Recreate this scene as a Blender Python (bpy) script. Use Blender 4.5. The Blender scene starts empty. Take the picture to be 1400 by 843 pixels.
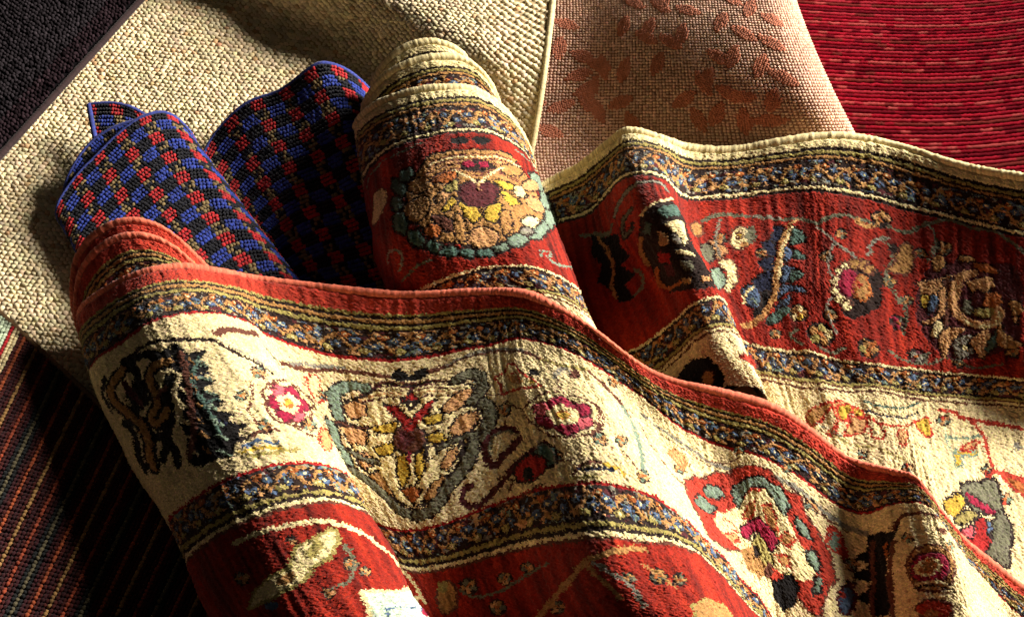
import bpy, math, random
import numpy as np
rng = np.random.default_rng(7)
random.seed(7)
S = bpy.context.scene
COL = S.collection

# ------------------------------------------------------------------ camera, light, exposure
PITCH = math.radians(50.0)
DIST = 1.39
LENS, SENSOR = 50.0, 36.0
CAM = np.array([0.0, -DIST*math.cos(PITCH), 0.05 + DIST*math.sin(PITCH)])
cam_d = bpy.data.cameras.new("camera")
cam_d.lens = LENS; cam_d.sensor_width = SENSOR; cam_d.clip_end = 100.0; cam_d.clip_start = 0.02
cam = bpy.data.objects.new("camera", cam_d); COL.objects.link(cam)
cam.location = CAM; cam.rotation_euler = (math.pi/2 - PITCH, 0, 0)
S.camera = cam

W = bpy.data.worlds.new("World"); S.world = W; W.use_nodes = True
bg = W.node_tree.nodes["Background"]
bg.inputs[0].default_value = (1.0, 0.86, 0.70, 1); bg.inputs[1].default_value = 0.026

LAZ, LEL, LD = math.radians(20), math.radians(27.5), 5.5
ld = bpy.data.lights.new("window_lamp", 'AREA'); ld.shape = 'DISK'; ld.size = 2.3
ld.energy = 1330; ld.color = (1.0, 0.93, 0.82)
lo = bpy.data.objects.new("window_lamp", ld); COL.objects.link(lo)
ldir = np.array([math.cos(LEL)*math.cos(LAZ), math.cos(LEL)*math.sin(LAZ), math.sin(LEL)])
lo.location = ldir*LD + np.array([0, 0, .05])
from mathutils import Vector
lo.rotation_euler = Vector(ldir).to_track_quat('Z', 'Y').to_euler()

S.view_settings.view_transform = 'Standard'; S.view_settings.look = 'None'
S.view_settings.exposure = 0.0; S.view_settings.gamma = 1.0; S.view_settings.use_curve_mapping = False
S.render.engine = 'CYCLES'

# ------------------------------------------------------------------ pixel -> place
FW = np.array([0, math.cos(PITCH), -math.sin(PITCH)])
UP = np.array([0, math.sin(PITCH), math.cos(PITCH)])
RT = np.array([1.0, 0, 0])
KPX = SENSOR/LENS/1400.0
def place(px, py, h):
    """a photograph pixel and a height above the floor give one point"""
    d = FW + RT*((px-700)*KPX) + UP*((421.5-py)*KPX)
    return CAM + d*((h-CAM[2])/d[2])
def project(P):
    q = P - CAM
    z = q@FW
    return np.stack([700 + (q@RT)/z/KPX, 421.5 - (q@UP)/z/KPX], -1), z

# ------------------------------------------------------------------ materials
def srgb(r, g, b):
    f = lambda c: (c/255/12.92) if c/255 <= .04045 else ((c/255+.055)/1.055)**2.4
    return np.array([f(r), f(g), f(b)])
def fibre_material(name, rough=.9, sheen=.25, scale=900., bump=.35, dist=.0006, spec=.12):
    m = bpy.data.materials.new(name); m.use_nodes = True
    nt = m.node_tree; N = nt.nodes; L = nt.links
    b = N["Principled BSDF"]
    a = N.new("ShaderNodeAttribute"); a.attribute_name = "yarn"
    tc = N.new("ShaderNodeTexCoord")
    n1 = N.new("ShaderNodeTexNoise"); n1.inputs["Scale"].default_value = scale; n1.inputs["Detail"].default_value = 3
    n2 = N.new("ShaderNodeTexNoise"); n2.inputs["Scale"].default_value = 22; n2.inputs["Detail"].default_value = 4
    r1 = N.new("ShaderNodeMapRange"); r1.inputs[1].default_value = .3; r1.inputs[2].default_value = .7
    r1.inputs[3].default_value = .72; r1.inputs[4].default_value = 1.22
    r2 = N.new("ShaderNodeMapRange"); r2.inputs[1].default_value = .3; r2.inputs[2].default_value = .7
    r2.inputs[3].default_value = .86; r2.inputs[4].default_value = 1.1
    mu = N.new("ShaderNodeMath"); mu.operation = 'MULTIPLY'
    mx = N.new("ShaderNodeVectorMath"); mx.operation = 'SCALE'
    bp = N.new("ShaderNodeBump"); bp.inputs["Strength"].default_value = bump; bp.inputs["Distance"].default_value = dist
    L.new(tc.outputs["Object"], n1.inputs["Vector"]); L.new(tc.outputs["Object"], n2.inputs["Vector"])
    L.new(n1.outputs["Fac"], r1.inputs[0]); L.new(n2.outputs["Fac"], r2.inputs[0])
    L.new(r1.outputs[0], mu.inputs[0]); L.new(r2.outputs[0], mu.inputs[1])
    L.new(a.outputs["Color"], mx.inputs[0]); L.new(mu.outputs[0], mx.inputs["Scale"])
    L.new(mx.outputs[0], b.inputs["Base Color"])
    L.new(n1.outputs["Fac"], bp.inputs["Height"]); L.new(bp.outputs[0], b.inputs["Normal"])
    b.inputs["Roughness"].default_value = rough
    b.inputs["Specular IOR Level"].default_value = spec
    b.inputs["Sheen Weight"].default_value = sheen; b.inputs["Sheen Roughness"].default_value = .45
    return m
M_PILE = fibre_material("wool_pile", .88, .16, 1100, .5, .0007)
M_DARK = fibre_material("dull_dark_wool", .95, .0, 1500, .6, .0006, .02)
M_YARN = fibre_material("twisted_yarn", .8, .12, 1500, .6, .0006, .2)
M_SISAL = fibre_material("sisal_weave", .7, .05, 1300, .5, .0006, .25)
def plain_material(name, rgb, rough=.9):
    m = bpy.data.materials.new(name); m.use_nodes = True
    nt = m.node_tree; b = nt.nodes["Principled BSDF"]
    n = nt.nodes.new("ShaderNodeTexNoise"); n.inputs["Scale"].default_value = 40
    tc = nt.nodes.new("ShaderNodeTexCoord"); nt.links.new(tc.outputs["Object"], n.inputs["Vector"])
    cr = nt.nodes.new("ShaderNodeValToRGB")
    cr.color_ramp.elements[0].color = (*[c*.7 for c in rgb], 1); cr.color_ramp.elements[1].color = (*[c*1.2 for c in rgb], 1)
    nt.links.new(n.outputs["Fac"], cr.inputs[0]); nt.links.new(cr.outputs[0], b.inputs["Base Color"])
    b.inputs["Roughness"].default_value = rough
    return m

# ------------------------------------------------------------------ mesh helpers
def thing(name, label, cat, loc=(0, 0, 0)):
    o = bpy.data.objects.new(name, None); COL.objects.link(o)
    o.empty_display_size = .05; o.location = loc
    o["label"] = label; o["category"] = cat
    return o
def mesh_obj(name, V, F, mat, parent, col=None, dom='POINT', normals=None):
    """V (n,3) world points, F (m,k) faces, col per point or face"""
    V = np.asarray(V, np.float32); F = np.asarray(F, np.int32)
    root = parent
    o_off = np.zeros(3)
    while root is not None:
        o_off += np.array(root.location); root = root.parent
    me = bpy.data.meshes.new(name)
    n, m, k = len(V), len(F), F.shape[1]
    me.vertices.add(n); me.vertices.foreach_set("co", (V - o_off).astype(np.float32).ravel())
    me.loops.add(m*k); me.loops.foreach_set("vertex_index", F.ravel())
    me.polygons.add(m)
    me.polygons.foreach_set("loop_start", np.arange(0, m*k, k, dtype=np.int32))
    me.polygons.foreach_set("use_smooth", np.ones(m, bool))
    me.update()
    if col is not None:
        at = me.attributes.new("yarn", 'FLOAT_COLOR', dom)
        c = np.ones((len(col), 4), np.float32); c[:, :3] = col
        at.data.foreach_set("color", c.ravel())
    if normals is not None:
        me.normals_split_custom_set_from_vertices(normals.astype(np.float32))
    me.materials.append(mat)
    o = bpy.data.objects.new(name, me); COL.objects.link(o)
    if parent: o.parent = parent
    return o
def grid_faces(nu, nv, wrap=False):
    """vertices indexed [iu*nv+iv]"""
    iu = np.arange(nu if wrap else nu-1); iv = np.arange(nv-1)
    a, b = np.meshgrid(iu, iv, indexing='ij')
    a2 = (a+1) % nu
    return np.stack([a*nv+b, a*nv+b+1, a2*nv+b+1, a2*nv+b], -1).reshape(-1, 4)

# ------------------------------------------------------------------ smooth sheets through measured points
def hermite(t, P, x):
    """non-uniform Catmull-Rom along axis 0"""
    t = np.asarray(t, float); P = np.asarray(P, float); n = len(t)
    D = (P[1:]-P[:-1])/(t[1:]-t[:-1]).reshape(-1, *([1]*(P.ndim-1)))
    T = np.empty_like(P); T[0] = D[0]; T[-1] = D[-1]
    w = ((t[1:-1]-t[:-2])/(t[2:]-t[:-2])).reshape(-1, *([1]*(P.ndim-1)))
    T[1:-1] = D[:-1]*(1-w) + D[1:]*w
    i = np.clip(np.searchsorted(t, x, side='right')-1, 0, n-2)
    h = (t[i+1]-t[i]); s = ((x-t[i])/h)
    sh = (-1,)+(1,)*(P.ndim-1)
    s = s.reshape(sh); h = h.reshape(sh)
    return ((2*s**3-3*s**2+1)*P[i] + (s**3-2*s**2+s)*h*T[i] + (-2*s**3+3*s**2)*P[i+1] + (s**3-s**2)*h*T[i+1])
def blur(A, it, axis):
    for _ in range(it):
        B = A.copy()
        if axis == 0: B[1:-1] = .25*A[:-2]+.5*A[1:-1]+.25*A[2:]
        else: B[:, 1:-1] = .25*A[:, :-2]+.5*A[:, 1:-1]+.25*A[:, 2:]
        A = B
    return A
class Sheet:
    """rows: list of lists of (px, py, h); vs: cloth distance of each row in metres"""
    def __init__(self, rows, vs=None, smooth=2, coarse=.006):
        C = np.array([[place(*p) for p in r] for r in rows])          # (R,K,3)
        C = C.transpose(1, 0, 2)                                       # (K,R,3)
        self.C = C
        du = np.linalg.norm(C[1:]-C[:-1], axis=2).mean(1)
        self.tu = np.concatenate([[0], np.cumsum(du)])
        if vs is None:
            dv = np.linalg.norm(C[:, 1:]-C[:, :-1], axis=2).mean(0)
            vs = np.concatenate([[0], np.cumsum(dv)])
        self.tv = np.array(vs, float)
        self.lu, self.lv = self.tu[-1], self.tv[-1]
        nu = max(8, int(self.lu/coarse)); nv = max(6, int(self.lv/coarse))
        self.gu = np.linspace(0, self.lu, nu); self.gv = np.linspace(0, self.lv, nv)
        A = hermite(self.tu, C, self.gu)
        A = hermite(self.tv, A.transpose(1, 0, 2), self.gv).transpose(1, 0, 2)
        A = blur(blur(A, smooth, 0), smooth, 1)
        self.G = A
    def eval(self, u, v):
        """grid evaluation on vectors u, v -> (nu,nv,3)"""
        A = hermite(self.gu, self.G, np.asarray(u, float))
        return hermite(self.gv, A.transpose(1, 0, 2), np.asarray(v, float)).transpose(1, 0, 2)
    def at(self, u, v):
        """scattered evaluation with frame; u,v same-shape vectors"""
        def f(u, v):
            fu = np.clip(u/self.lu, 0, 1)*(len(self.gu)-1); fv = np.clip(v/self.lv, 0, 1)*(len(self.gv)-1)
            i = np.minimum(fu.astype(int), len(self.gu)-2); j = np.minimum(fv.astype(int), len(self.gv)-2)
            a = (fu-i)[:, None]; b = (fv-j)[:, None]
            # quadratic-smoothed bilinear
            G = self.G
            return (G[i, j]*(1-a)*(1-b)+G[i+1, j]*a*(1-b)+G[i, j+1]*(1-a)*b+G[i+1, j+1]*a*b)
        e = .004
        p = f(u, v)
        tu = f(u+e, v)-f(u-e, v); tv = f(u, v+e)-f(u, v-e)
        tu /= np.linalg.norm(tu, axis=1)[:, None]+1e-12
        n = np.cross(tv, tu); n /= np.linalg.norm(n, axis=1)[:, None]+1e-12
        tv = np.cross(tu, n)
        return p, tu, tv, n
def grid_normals(P):
    gu = np.gradient(P, axis=0); gv = np.gradient(P, axis=1)
    n = np.cross(gv, gu); n /= np.linalg.norm(n, axis=2)[..., None]+1e-12
    return n
class Pix2UV:
    def __init__(self, sheet, du=.003):
        self.u = np.arange(0, sheet.lu, du); self.v = np.arange(0, sheet.lv, du)
        P = sheet.eval(self.u, self.v); n = grid_normals(P)
        view = CAM-P; view /= np.linalg.norm(view, axis=2)[..., None]
        self.q, self.z = project(P.reshape(-1, 3))
        self.ok = ((n*view).sum(2) > .02).ravel()
        self.nv = len(self.v)
    def __call__(self, x, y):
        d = np.hypot(self.q[:, 0]-x, self.q[:, 1]-y); d[~self.ok] = 1e9
        m = d.min()
        c = np.where(d < max(m+1.5, 3.0))[0]
        zmin = self.z[c].min()
        c = c[self.z[c] < zmin+.02]
        w = 1/(d[c]+.4)**2
        iu, iv = c//self.nv, c % self.nv
        return (self.u[iu]*w).sum()/w.sum(), (self.v[iv]*w).sum()/w.sum()

# ------------------------------------------------------------------ dye colours
PAL = dict(
    ivory=srgb(212, 192, 144), cream=srgb(216, 198, 146), coral=srgb(162, 50, 34), red=srgb(130, 28, 14),
    dark=srgb(38, 24, 20), brown=srgb(92, 52, 38), tan=srgb(162, 118, 68), peach=srgb(188, 140, 92),
    yellow=srgb(182, 150, 54), sage=srgb(112, 128, 110), teal=srgb(70, 94, 84), blue=srgb(74, 92, 118), navy=srgb(30, 34, 56),
    olive=srgb(146, 132, 74), magenta=srgb(138, 24, 52), pink=srgb(190, 84, 92), grey=srgb(128, 122, 108),
    line=srgb(146, 26, 24), black=srgb(18, 14, 14), rust=srgb(158, 88, 40), plum=srgb(80, 32, 36), mint=srgb(178, 196, 172),
    grass=srgb(98, 96, 76), salmon=srgb(206, 104, 78))  # salmon: coral lightened, the cord's lit rim put into its colour
PN = list(PAL); PI = {n: i for i, n in enumerate(PN)}; PC = np.array([PAL[n] for n in PN])

KNOT = .00122
class Canvas:
    """a woven design: one dye and one part number for each knot"""
    def __init__(self, sheet, v0=0.0):
        self.s = sheet
        self.nu = int(sheet.lu/KNOT); self.nv = int(sheet.lv/KNOT)
        self.col = np.zeros((self.nu, self.nv), np.int16); self.part = np.zeros((self.nu, self.nv), np.int16)
        self.ju = rng.normal(0, .6, (self.nu, self.nv)); self.jv = rng.normal(0, .5, (self.nu, self.nv))
        self.names = []; self.parent = []
        self.p2 = Pix2UV(sheet)
        U, V = np.meshgrid((np.arange(self.nu)+.5), (np.arange(self.nv)+.5), indexing='ij')
        a, b = U*KNOT, V*KNOT                                         # hand knotting: outlines wander by a knot or two
        self.U = U+self.ju+1.7*(vnoise(a/.0052, b/.0052, 51)-.5)+1.3*(vnoise(a/.0024, b/.0024, 53)-.5)
        self.V = V+self.jv+1.3*(vnoise(a/.0052, b/.0052, 52)-.5)+1.1*(vnoise(a/.0024, b/.0024, 54)-.5)
    def new(self, name, parent=-1):
        self.names.append(name); self.parent.append(parent); return len(self.names)-1
    def uv(self, pts):
        return np.array([self.p2(x, y) for x, y in pts])/KNOT
    def _box(self, q, pad):
        a = np.clip(np.floor(q.min(0)-pad).astype(int), 0, None); b = np.ceil(q.max(0)+pad).astype(int)
        return slice(a[0], max(a[0], min(b[0], self.nu))), slice(a[1], max(a[1], min(b[1], self.nv)))
    def fill(self, q, col, part):
        su, sv = self._box(q, 2)
        X, Y = self.U[su, sv], self.V[su, sv]
        ins = np.zeros(X.shape, bool)
        for (x1, y1), (x2, y2) in zip(q, np.roll(q, -1, 0)):
            if y1 == y2: continue
            c = ((Y >= y1) != (Y >= y2)) & (X < (x2-x1)*(Y-y1)/(y2-y1)+x1)
            ins ^= c
        self.col[su, sv][ins] = PI[col]; self.part[su, sv][ins] = part
    def stroke(self, q, w, col, part, closed=False):
        if closed: q = np.vstack([q, q[:1]])
        for a, b in zip(q[:-1], q[1:]):
            su, sv = self._box(np.array([a, b]), w+2)
            X, Y = self.U[su, sv], self.V[su, sv]
            d = b-a; L2 = (d@d)+1e-9
            t = np.clip(((X-a[0])*d[0]+(Y-a[1])*d[1])/L2, 0, 1)
            m = np.hypot(X-a[0]-t*d[0], Y-a[1]-t*d[1]) < w
            self.col[su, sv][m] = PI[col]; self.part[su, sv][m] = part
    # --- in photograph pixels
    def poly(self, part, col, pts, edge=None, ew=1.0):
        q = self.uv(spline(pts)) if len(pts) > 3 else self.uv(pts)
        self.fill(q, col, part)
        if edge: self.stroke(q, ew, edge, part, True)
    def rawpoly(self, part, col, pts, edge=None, ew=1.0):
        q = self.uv(pts); self.fill(q, col, part)
        if edge: self.stroke(q, ew, edge, part, True)
    def ell(self, part, col, cx, cy, rx, ry, rot=0, edge=None, ew=1.0, wob=.0):
        a = np.linspace(0, 2*np.pi, 18, endpoint=False); r = math.radians(rot)
        k = 1+wob*np.cos(a*5+cx)
        x, y = rx*np.cos(a)*k, ry*np.sin(a)*k
        q = self.uv(np.stack([cx+x*math.cos(r)-y*math.sin(r), cy+x*math.sin(r)+y*math.cos(r)], 1))
        self.fill(q, col, part)
        if edge: self.stroke(q, ew, edge, part, True)
    def line(self, part, col, pts, w):
        """w in photograph pixels (full width)"""
        q = self.uv(spline(pts, False) if len(pts) > 2 else pts)
        self.stroke(q, max(.75, w*.72e-3/2/KNOT), col, part)
def spline(pts, closed=True, n=4):
    P = np.array(pts, float); m = len(P); out = []
    for i in range(m if closed else m-1):
        g = lambda k: P[k % m] if closed else P[min(max(k, 0), m-1)]
        a, b, c, d = g(i-1), g(i), g(i+1), g(i+2)
        for t in np.arange(n)/n:
            out.append(.5*((2*b)+(c-a)*t+(2*a-5*b+4*c-d)*t*t+(3*b-a-3*c+d)*t**3))
    if not closed: out.append(P[-1])
    return np.array(out)
def vnoise(x, y, seed=0):
    """smooth value noise, x,y in cells"""
    r = np.random.default_rng(seed).random((257, 257))
    xi, yi = np.floor(x).astype(int), np.floor(y).astype(int); fx, fy = x-xi, y-yi
    fx = fx*fx*(3-2*fx); fy = fy*fy*(3-2*fy)
    g = lambda i, j: r[i % 257, j % 257]
    return (g(xi, yi)*(1-fx)+g(xi+1, yi)*fx)*(1-fy)+(g(xi, yi+1)*(1-fx)+g(xi+1, yi+1)*fx)*fy

def mosaic(cv, v0, v1, part, seed):
    """small meander of leaves and blossoms between two cloth distances (metres)"""
    a, b = int(v0/KNOT), int(v1/KNOT)
    sl = (slice(None), slice(a, b))
    u = cv.U[sl]*KNOT; v = (cv.V[sl]*KNOT-v0)/(v1-v0)
    c = np.full(u.shape, PI['dark'])
    n = vnoise(u/.0040, v*(v1-v0)/.0034+9, seed); n2 = vnoise(u/.0052+40, v*(v1-v0)/.0044+3, seed+1)
    n3 = vnoise(u/.009+11, v*(v1-v0)/.008+31, seed+2)
    c[n > .66] = PI['tan']; c[(n > .66) & (n3 > .55)] = PI['peach']; c[(n > .62) & (n3 < .38)] = PI['grey']
    c[n2 > .77] = PI['blue']; c[n2 > .86] = PI['sage']; c[(n2 < .2)] = PI['plum']
    per = .027
    mv = .5+.27*np.sin(2*np.pi*u/per)
    c[np.abs(v-mv) < .075] = PI['tan']
    for ph, cc, vv in ((.25, 'blue', .38), (.75, 'blue', .62), (.0, 'rust', .22), (.5, 'olive', .80)):
        du = ((u/per-ph+.5) % 1-.5)*per; dv = (v-vv)*(v1-v0)
        r = np.hypot(du, dv*1.1)
        c[r < .0050] = PI['dark']; c[r < .0038] = PI[cc]; c[r < .0012] = PI['cream']
    cv.col[sl] = c; cv.part[sl] = part
def band(cv, v0, v1, col, part):
    m = (cv.V*KNOT >= v0) & (cv.V*KNOT < v1)
    cv.col[m] = PI[col]; cv.part[m] = part

def weave_pile(cv, root, relief=1.0, skip=None):
    """turn a Canvas into pile meshes, one for each part"""
    s, nu, nv = cv.s, cv.nu, cv.nv
    u = np.linspace(0, nu*KNOT, nu+1); v = np.linspace(0, nv*KNOT, nv+1)
    u = np.clip(u, 0, s.lu); v = np.clip(v, 0, s.lv)
    P = s.eval(u, v); N = grid_normals(P)
    gu = np.gradient(P, axis=0); gu /= np.linalg.norm(gu, axis=2)[..., None]+1e-12
    gv = np.cross(gu, N)
    # pile lies over at the edge; rows of knots stand a little unevenly
    vv = v[None, :]; uu = u[:, None]
    H = -.0035*np.clip(1-vv/.006, 0, 1)**2 + 0*uu
    cols = vnoise(uu/.0042+0*vv, vv/.06+0*uu, 5)-.5
    H = H + .0016*cols*relief
    H = H + .0007*(vnoise(uu/.010+0*vv, vv/.010+0*uu, 6)-.5)
    H = H + .0045*(vnoise(uu/.050+0*vv, vv/.050+0*uu, 12)-.5)+.0042*(vnoise(uu/.030+vv*4, vv/.16+0*uu, 14)-.5)*np.clip(vv/.05, .25, 1)
    dk = np.isin(cv.col, [PI['dark'], PI['black'], PI['navy'], PI['line'], PI['plum']])
    D = np.zeros((nu+1, nv+1)); cnt = np.zeros((nu+1, nv+1))
    for i in (0, 1):
        for j in (0, 1):
            D[i:nu+i, j:nv+j] += dk; cnt[i:nu+i, j:nv+j] += 1
    H = H - .0009*(D/cnt)
    H = H + rng.normal(0, .00045, H.shape)
    Q = P + N*H[..., None] + gu*rng.normal(0, .00028, H.shape)[..., None] + gv*rng.normal(0, .00028, H.shape)[..., None]
    NS = grid_normals(Q); NS = NS*.8+N*.2; NS /= np.linalg.norm(NS, axis=2)[..., None]
    # dye variation
    C = PC[cv.col].astype(np.float32)
    uc = (np.arange(nu)+.5)[:, None]*KNOT; vc = (np.arange(nv)+.5)[None, :]*KNOT
    streak = vnoise(uc/.0036+0*vc, vc/.05+0*uc, 21)*.6+vnoise(uc/.012+0*vc, vc/.12+0*uc, 22)*.4
    red = np.isin(cv.col, [PI['red']]); pale = np.isin(cv.col, [PI['ivory'], PI['cream'], PI['peach'], PI['tan']])
    k = np.ones((nu, nv))
    k = np.where(red, .12+1.75*streak, k); k = np.where(cv.col == PI['coral'], .6+.8*streak, k); k = np.where(pale, .86+.26*streak, k)
    k = k*np.clip(1+rng.normal(0, .15, k.shape), .5, 1.5)
    k = k*(.80+.40*vnoise(uc/.0030+0*vc, vc/.0026+0*uc, 31))
    C = C*k[..., None]
    hue = rng.normal(0, .05, (nu, nv)); C[..., 1] *= (1+hue); C[..., 2] *= (1-hue)
    # orange tinge in the lighter red streaks
    C[..., 1] = np.where(red, C[..., 1]*(1+.7*np.clip(streak-.5, 0, 1)), C[..., 1])
    faces = grid_faces(nu+1, nv+1)
    pid = cv.part.ravel(); cf = C.reshape(-1, 3)
    qx, _ = project(P.reshape(-1, 3)); qx = qx.reshape(nu+1, nv+1, 2)[:-1, :-1]
    far = (qx[..., 0] < -110) | (qx[..., 0] > 1510) | (qx[..., 1] > 985)                     # well past the photograph: backing only
    pid = np.where(far.ravel(), 32000, pid)
    if skip is not None: pid = np.where(skip(uc+0*vc, vc+0*uc).ravel(), 32000, pid)      # never laid open to view
    order = np.argsort(pid, kind='stable'); sp = pid[order]
    Qf, Nf = Q.reshape(-1, 3), NS.reshape(-1, 3)
    objs = {}
    cut = np.searchsorted(sp, np.arange(len(cv.names)+1))
    for k2, nm in enumerate(cv.names):
        idx = order[cut[k2]:cut[k2+1]]
        if len(idx) < 4: continue
        f = faces[idx]; vs, inv = np.unique(f, return_inverse=True)
        par = cv.parent[k2]
        parent = root if par < 0 else objs.get(par, root)
        objs[k2] = mesh_obj(nm, Qf[vs], inv.reshape(-1, 4), M_PILE, parent, cf[idx], 'FACE', Nf[vs])
    return P, N
def back_and_selvedge(s, root, col, back=srgb(120, 100, 70), thick=.009, r=.0042, cords=((.0, .0),)):
    """flat woven underside and the overcast cord along the edge"""
    u = np.linspace(0, s.lu, int(s.lu/.005)); v = np.linspace(0, s.lv, int(s.lv/.006))
    P = s.eval(u, v); N = grid_normals(P)
    Q = P-N*thick; Q[:, 0] = P[:, 0]-N[:, 0]*.006
    c = np.tile(back, (Q.shape[0]*Q.shape[1], 1))*(1+rng.normal(0, .1, (Q.shape[0]*Q.shape[1], 1)))
    mesh_obj("backing", Q.reshape(-1, 3), grid_faces(len(u), len(v))[:, ::-1], M_YARN, root, c)
    u = np.linspace(0, s.lu, int(s.lu/.0016)); P = s.eval(u, np.array([0, .004])); N = grid_normals(s.eval(u, np.array([0, .004, .008])))[:, 0]
    p = P[:, 0]; d = P[:, 0]-P[:, 1]; d /= np.linalg.norm(d, axis=1)[:, None]
    for (fo, fn) in cords:
        K = 10; a = np.linspace(0, 2*np.pi, K, endpoint=False)
        c0 = p+d*(r*.55+fo)-N*(r*1.0+fn)
        rr = r*(1+.035*np.sin(u/.0058*2*np.pi+3*vnoise(u/.02, u*0, 4))+.25*(vnoise(u/.03, u*0+2, 9)-.5)+rng.normal(0, .05, len(u)))
        V = c0[:, None]+rr[:, None, None]*(d[:, None]*np.cos(a)[None, :, None]+N[:, None]*np.sin(a)[None, :, None])
        V = V+rng.normal(0, .00018, V.shape)
        iu = np.arange(len(u)-1); A, B = np.meshgrid(iu, np.arange(K), indexing='ij'); B2 = (B+1) % K
        F = np.stack([A*K+B, A*K+B2, (A+1)*K+B2, (A+1)*K+B], -1).reshape(-1, 4)
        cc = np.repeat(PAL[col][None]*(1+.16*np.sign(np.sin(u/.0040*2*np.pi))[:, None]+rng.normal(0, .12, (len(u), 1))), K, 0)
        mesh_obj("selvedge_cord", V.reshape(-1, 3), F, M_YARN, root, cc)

# ------------------------------------------------------------------ yarn loops on flat weaves
def dome(seg=8, mid=.62):
    a = np.linspace(0, 2*np.pi, seg, endpoint=False)
    V = [np.stack([np.cos(a), np.sin(a), 0*a-.25], 1), np.stack([np.cos(a)*.8, np.sin(a)*.8, 0*a+mid], 1), np.array([[0, 0, 1.0]])]
    V = np.vstack(V); F = []
    for i in range(seg):
        j = (i+1) % seg
        F += [(i, j, seg+j), (i, seg+j, seg+i), (seg+i, seg+j, 2*seg)]
    return V, np.array(F)
def loops(sheet, u, v, su, sv, sh, colours, name, root, mat, tilt=0.0, jit=.12, lift=0.0, seg=8, twist=0.0, kind=None, lean=0.0):
    """one mesh of yarn loops at cloth positions u,v; sizes in metres"""
    p, tu, tv, n = sheet.at(u, v)
    V, F = dome(seg); k = len(u)
    ang = rng.normal(twist, tilt, k)[:, None]
    a = tu*np.cos(ang)+tv*np.sin(ang); b = -tu*np.sin(ang)+tv*np.cos(ang)
    sc = 1+rng.normal(0, jit, (k, 3)).clip(-.35, .35)
    pos = p+n*lift
    X = V[:, 0]; Y = V[:, 1]; Z = V[:, 2]
    W = (pos[:, None]+(X[None]*su*sc[:, :1])[..., None]*a[:, None]+(Y[None]*sv*sc[:, 1:2])[..., None]*b[:, None]
         + (Z[None]*sh*sc[:, 2:])[..., None]*n[:, None])
    if lean: W = W+(X[None]*sh*lean)[..., None]*n[:, None]
    FF = (F[None]+np.arange(k)[:, None, None]*len(V)).reshape(-1, 3)
    cc = np.repeat(colours, len(V), 0)
    o = mesh_obj(name, W.reshape(-1, 3), FF, mat, root, cc)
    if kind: o["kind"] = kind
    return o
def cloth_base(sheet, root, colfn, mat, name="backing", thick=.004, drop=.0008, step=.007):
    u = np.linspace(0, sheet.lu, max(6, int(sheet.lu/step))); v = np.linspace(0, sheet.lv, max(6, int(sheet.lv/step)))
    P = sheet.eval(u, v); N = grid_normals(P)
    T = P-N*drop; Bm = P-N*thick
    nu, nv = len(u), len(v)
    f = grid_faces(nu, nv); n = nu*nv
    V = np.concatenate([T.reshape(-1, 3), Bm.reshape(-1, 3)])
    side = []
    for i in range(nu-1):
        for j in (0, nv-1):
            q = [i*nv+j, (i+1)*nv+j, (i+1)*nv+j+n, i*nv+j+n]; side.append(q if j else q[::-1])
    for j in range(nv-1):
        for i in (0, nu-1):
            q = [i*nv+j, i*nv+j+1, i*nv+j+1+n, i*nv+j+n]; side.append(q)
    F = np.concatenate([f, f[:, ::-1]+n, np.array(side)])
    UU, VV = np.meshgrid(u, v, indexing='ij')
    c = colfn(UU.ravel(), VV.ravel()); c = np.concatenate([c, c])
    return mesh_obj(name, V, F, mat, root, c)
def tube(pts, r, col, name, root, mat, seg=8, rope=.08, pitch=.005, step=.0018):
    P = np.asarray(pts, float); L = np.concatenate([[0], np.cumsum(np.linalg.norm(P[1:]-P[:-1], axis=1))])
    n = max(6, int(L[-1]/step)); t = np.linspace(0, L[-1], n); Q = hermite(L, P, t)
    d = np.gradient(Q, axis=0); d /= np.linalg.norm(d, axis=1)[:, None]
    up = np.array([0, 0, 1.0]); a = np.cross(d, up); a /= np.linalg.norm(a, axis=1)[:, None]+1e-9; b = np.cross(a, d)
    th = np.linspace(0, 2*np.pi, seg, endpoint=False)
    ph = t/pitch*2*np.pi
    rr = r*(1+rope*np.sin(ph[:, None]+th[None])+rng.normal(0, .04, (n, seg)))
    V = Q[:, None]+rr[..., None]*(a[:, None]*np.cos(th)[None, :, None]+b[:, None]*np.sin(th)[None, :, None])
    A, B = np.meshgrid(np.arange(n-1), np.arange(seg), indexing='ij'); B2 = (B+1) % seg
    F = np.stack([A*seg+B, A*seg+B2, (A+1)*seg+B2, (A+1)*seg+B], -1).reshape(-1, 4)
    c = np.repeat(np.asarray(col)[None]*(1+rng.normal(0, .13, (n, 1))), seg, 0) if np.ndim(col) == 1 else np.repeat(col(t), seg, 0)
    return mesh_obj(name, V.reshape(-1, 3), F, mat, root, c)

# ================================================================== FLOOR
FLOOR = mesh_obj("floor", np.array([[-3, -3, -.012], [3, -3, -.012], [3, 3, -.012], [-3, 3, -.012]]), np.array([[0, 1, 2, 3]]),
                 plain_material("dark_floorboards", (.035, .026, .02), .6), None)
FLOOR["kind"] = "structure"

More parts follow.
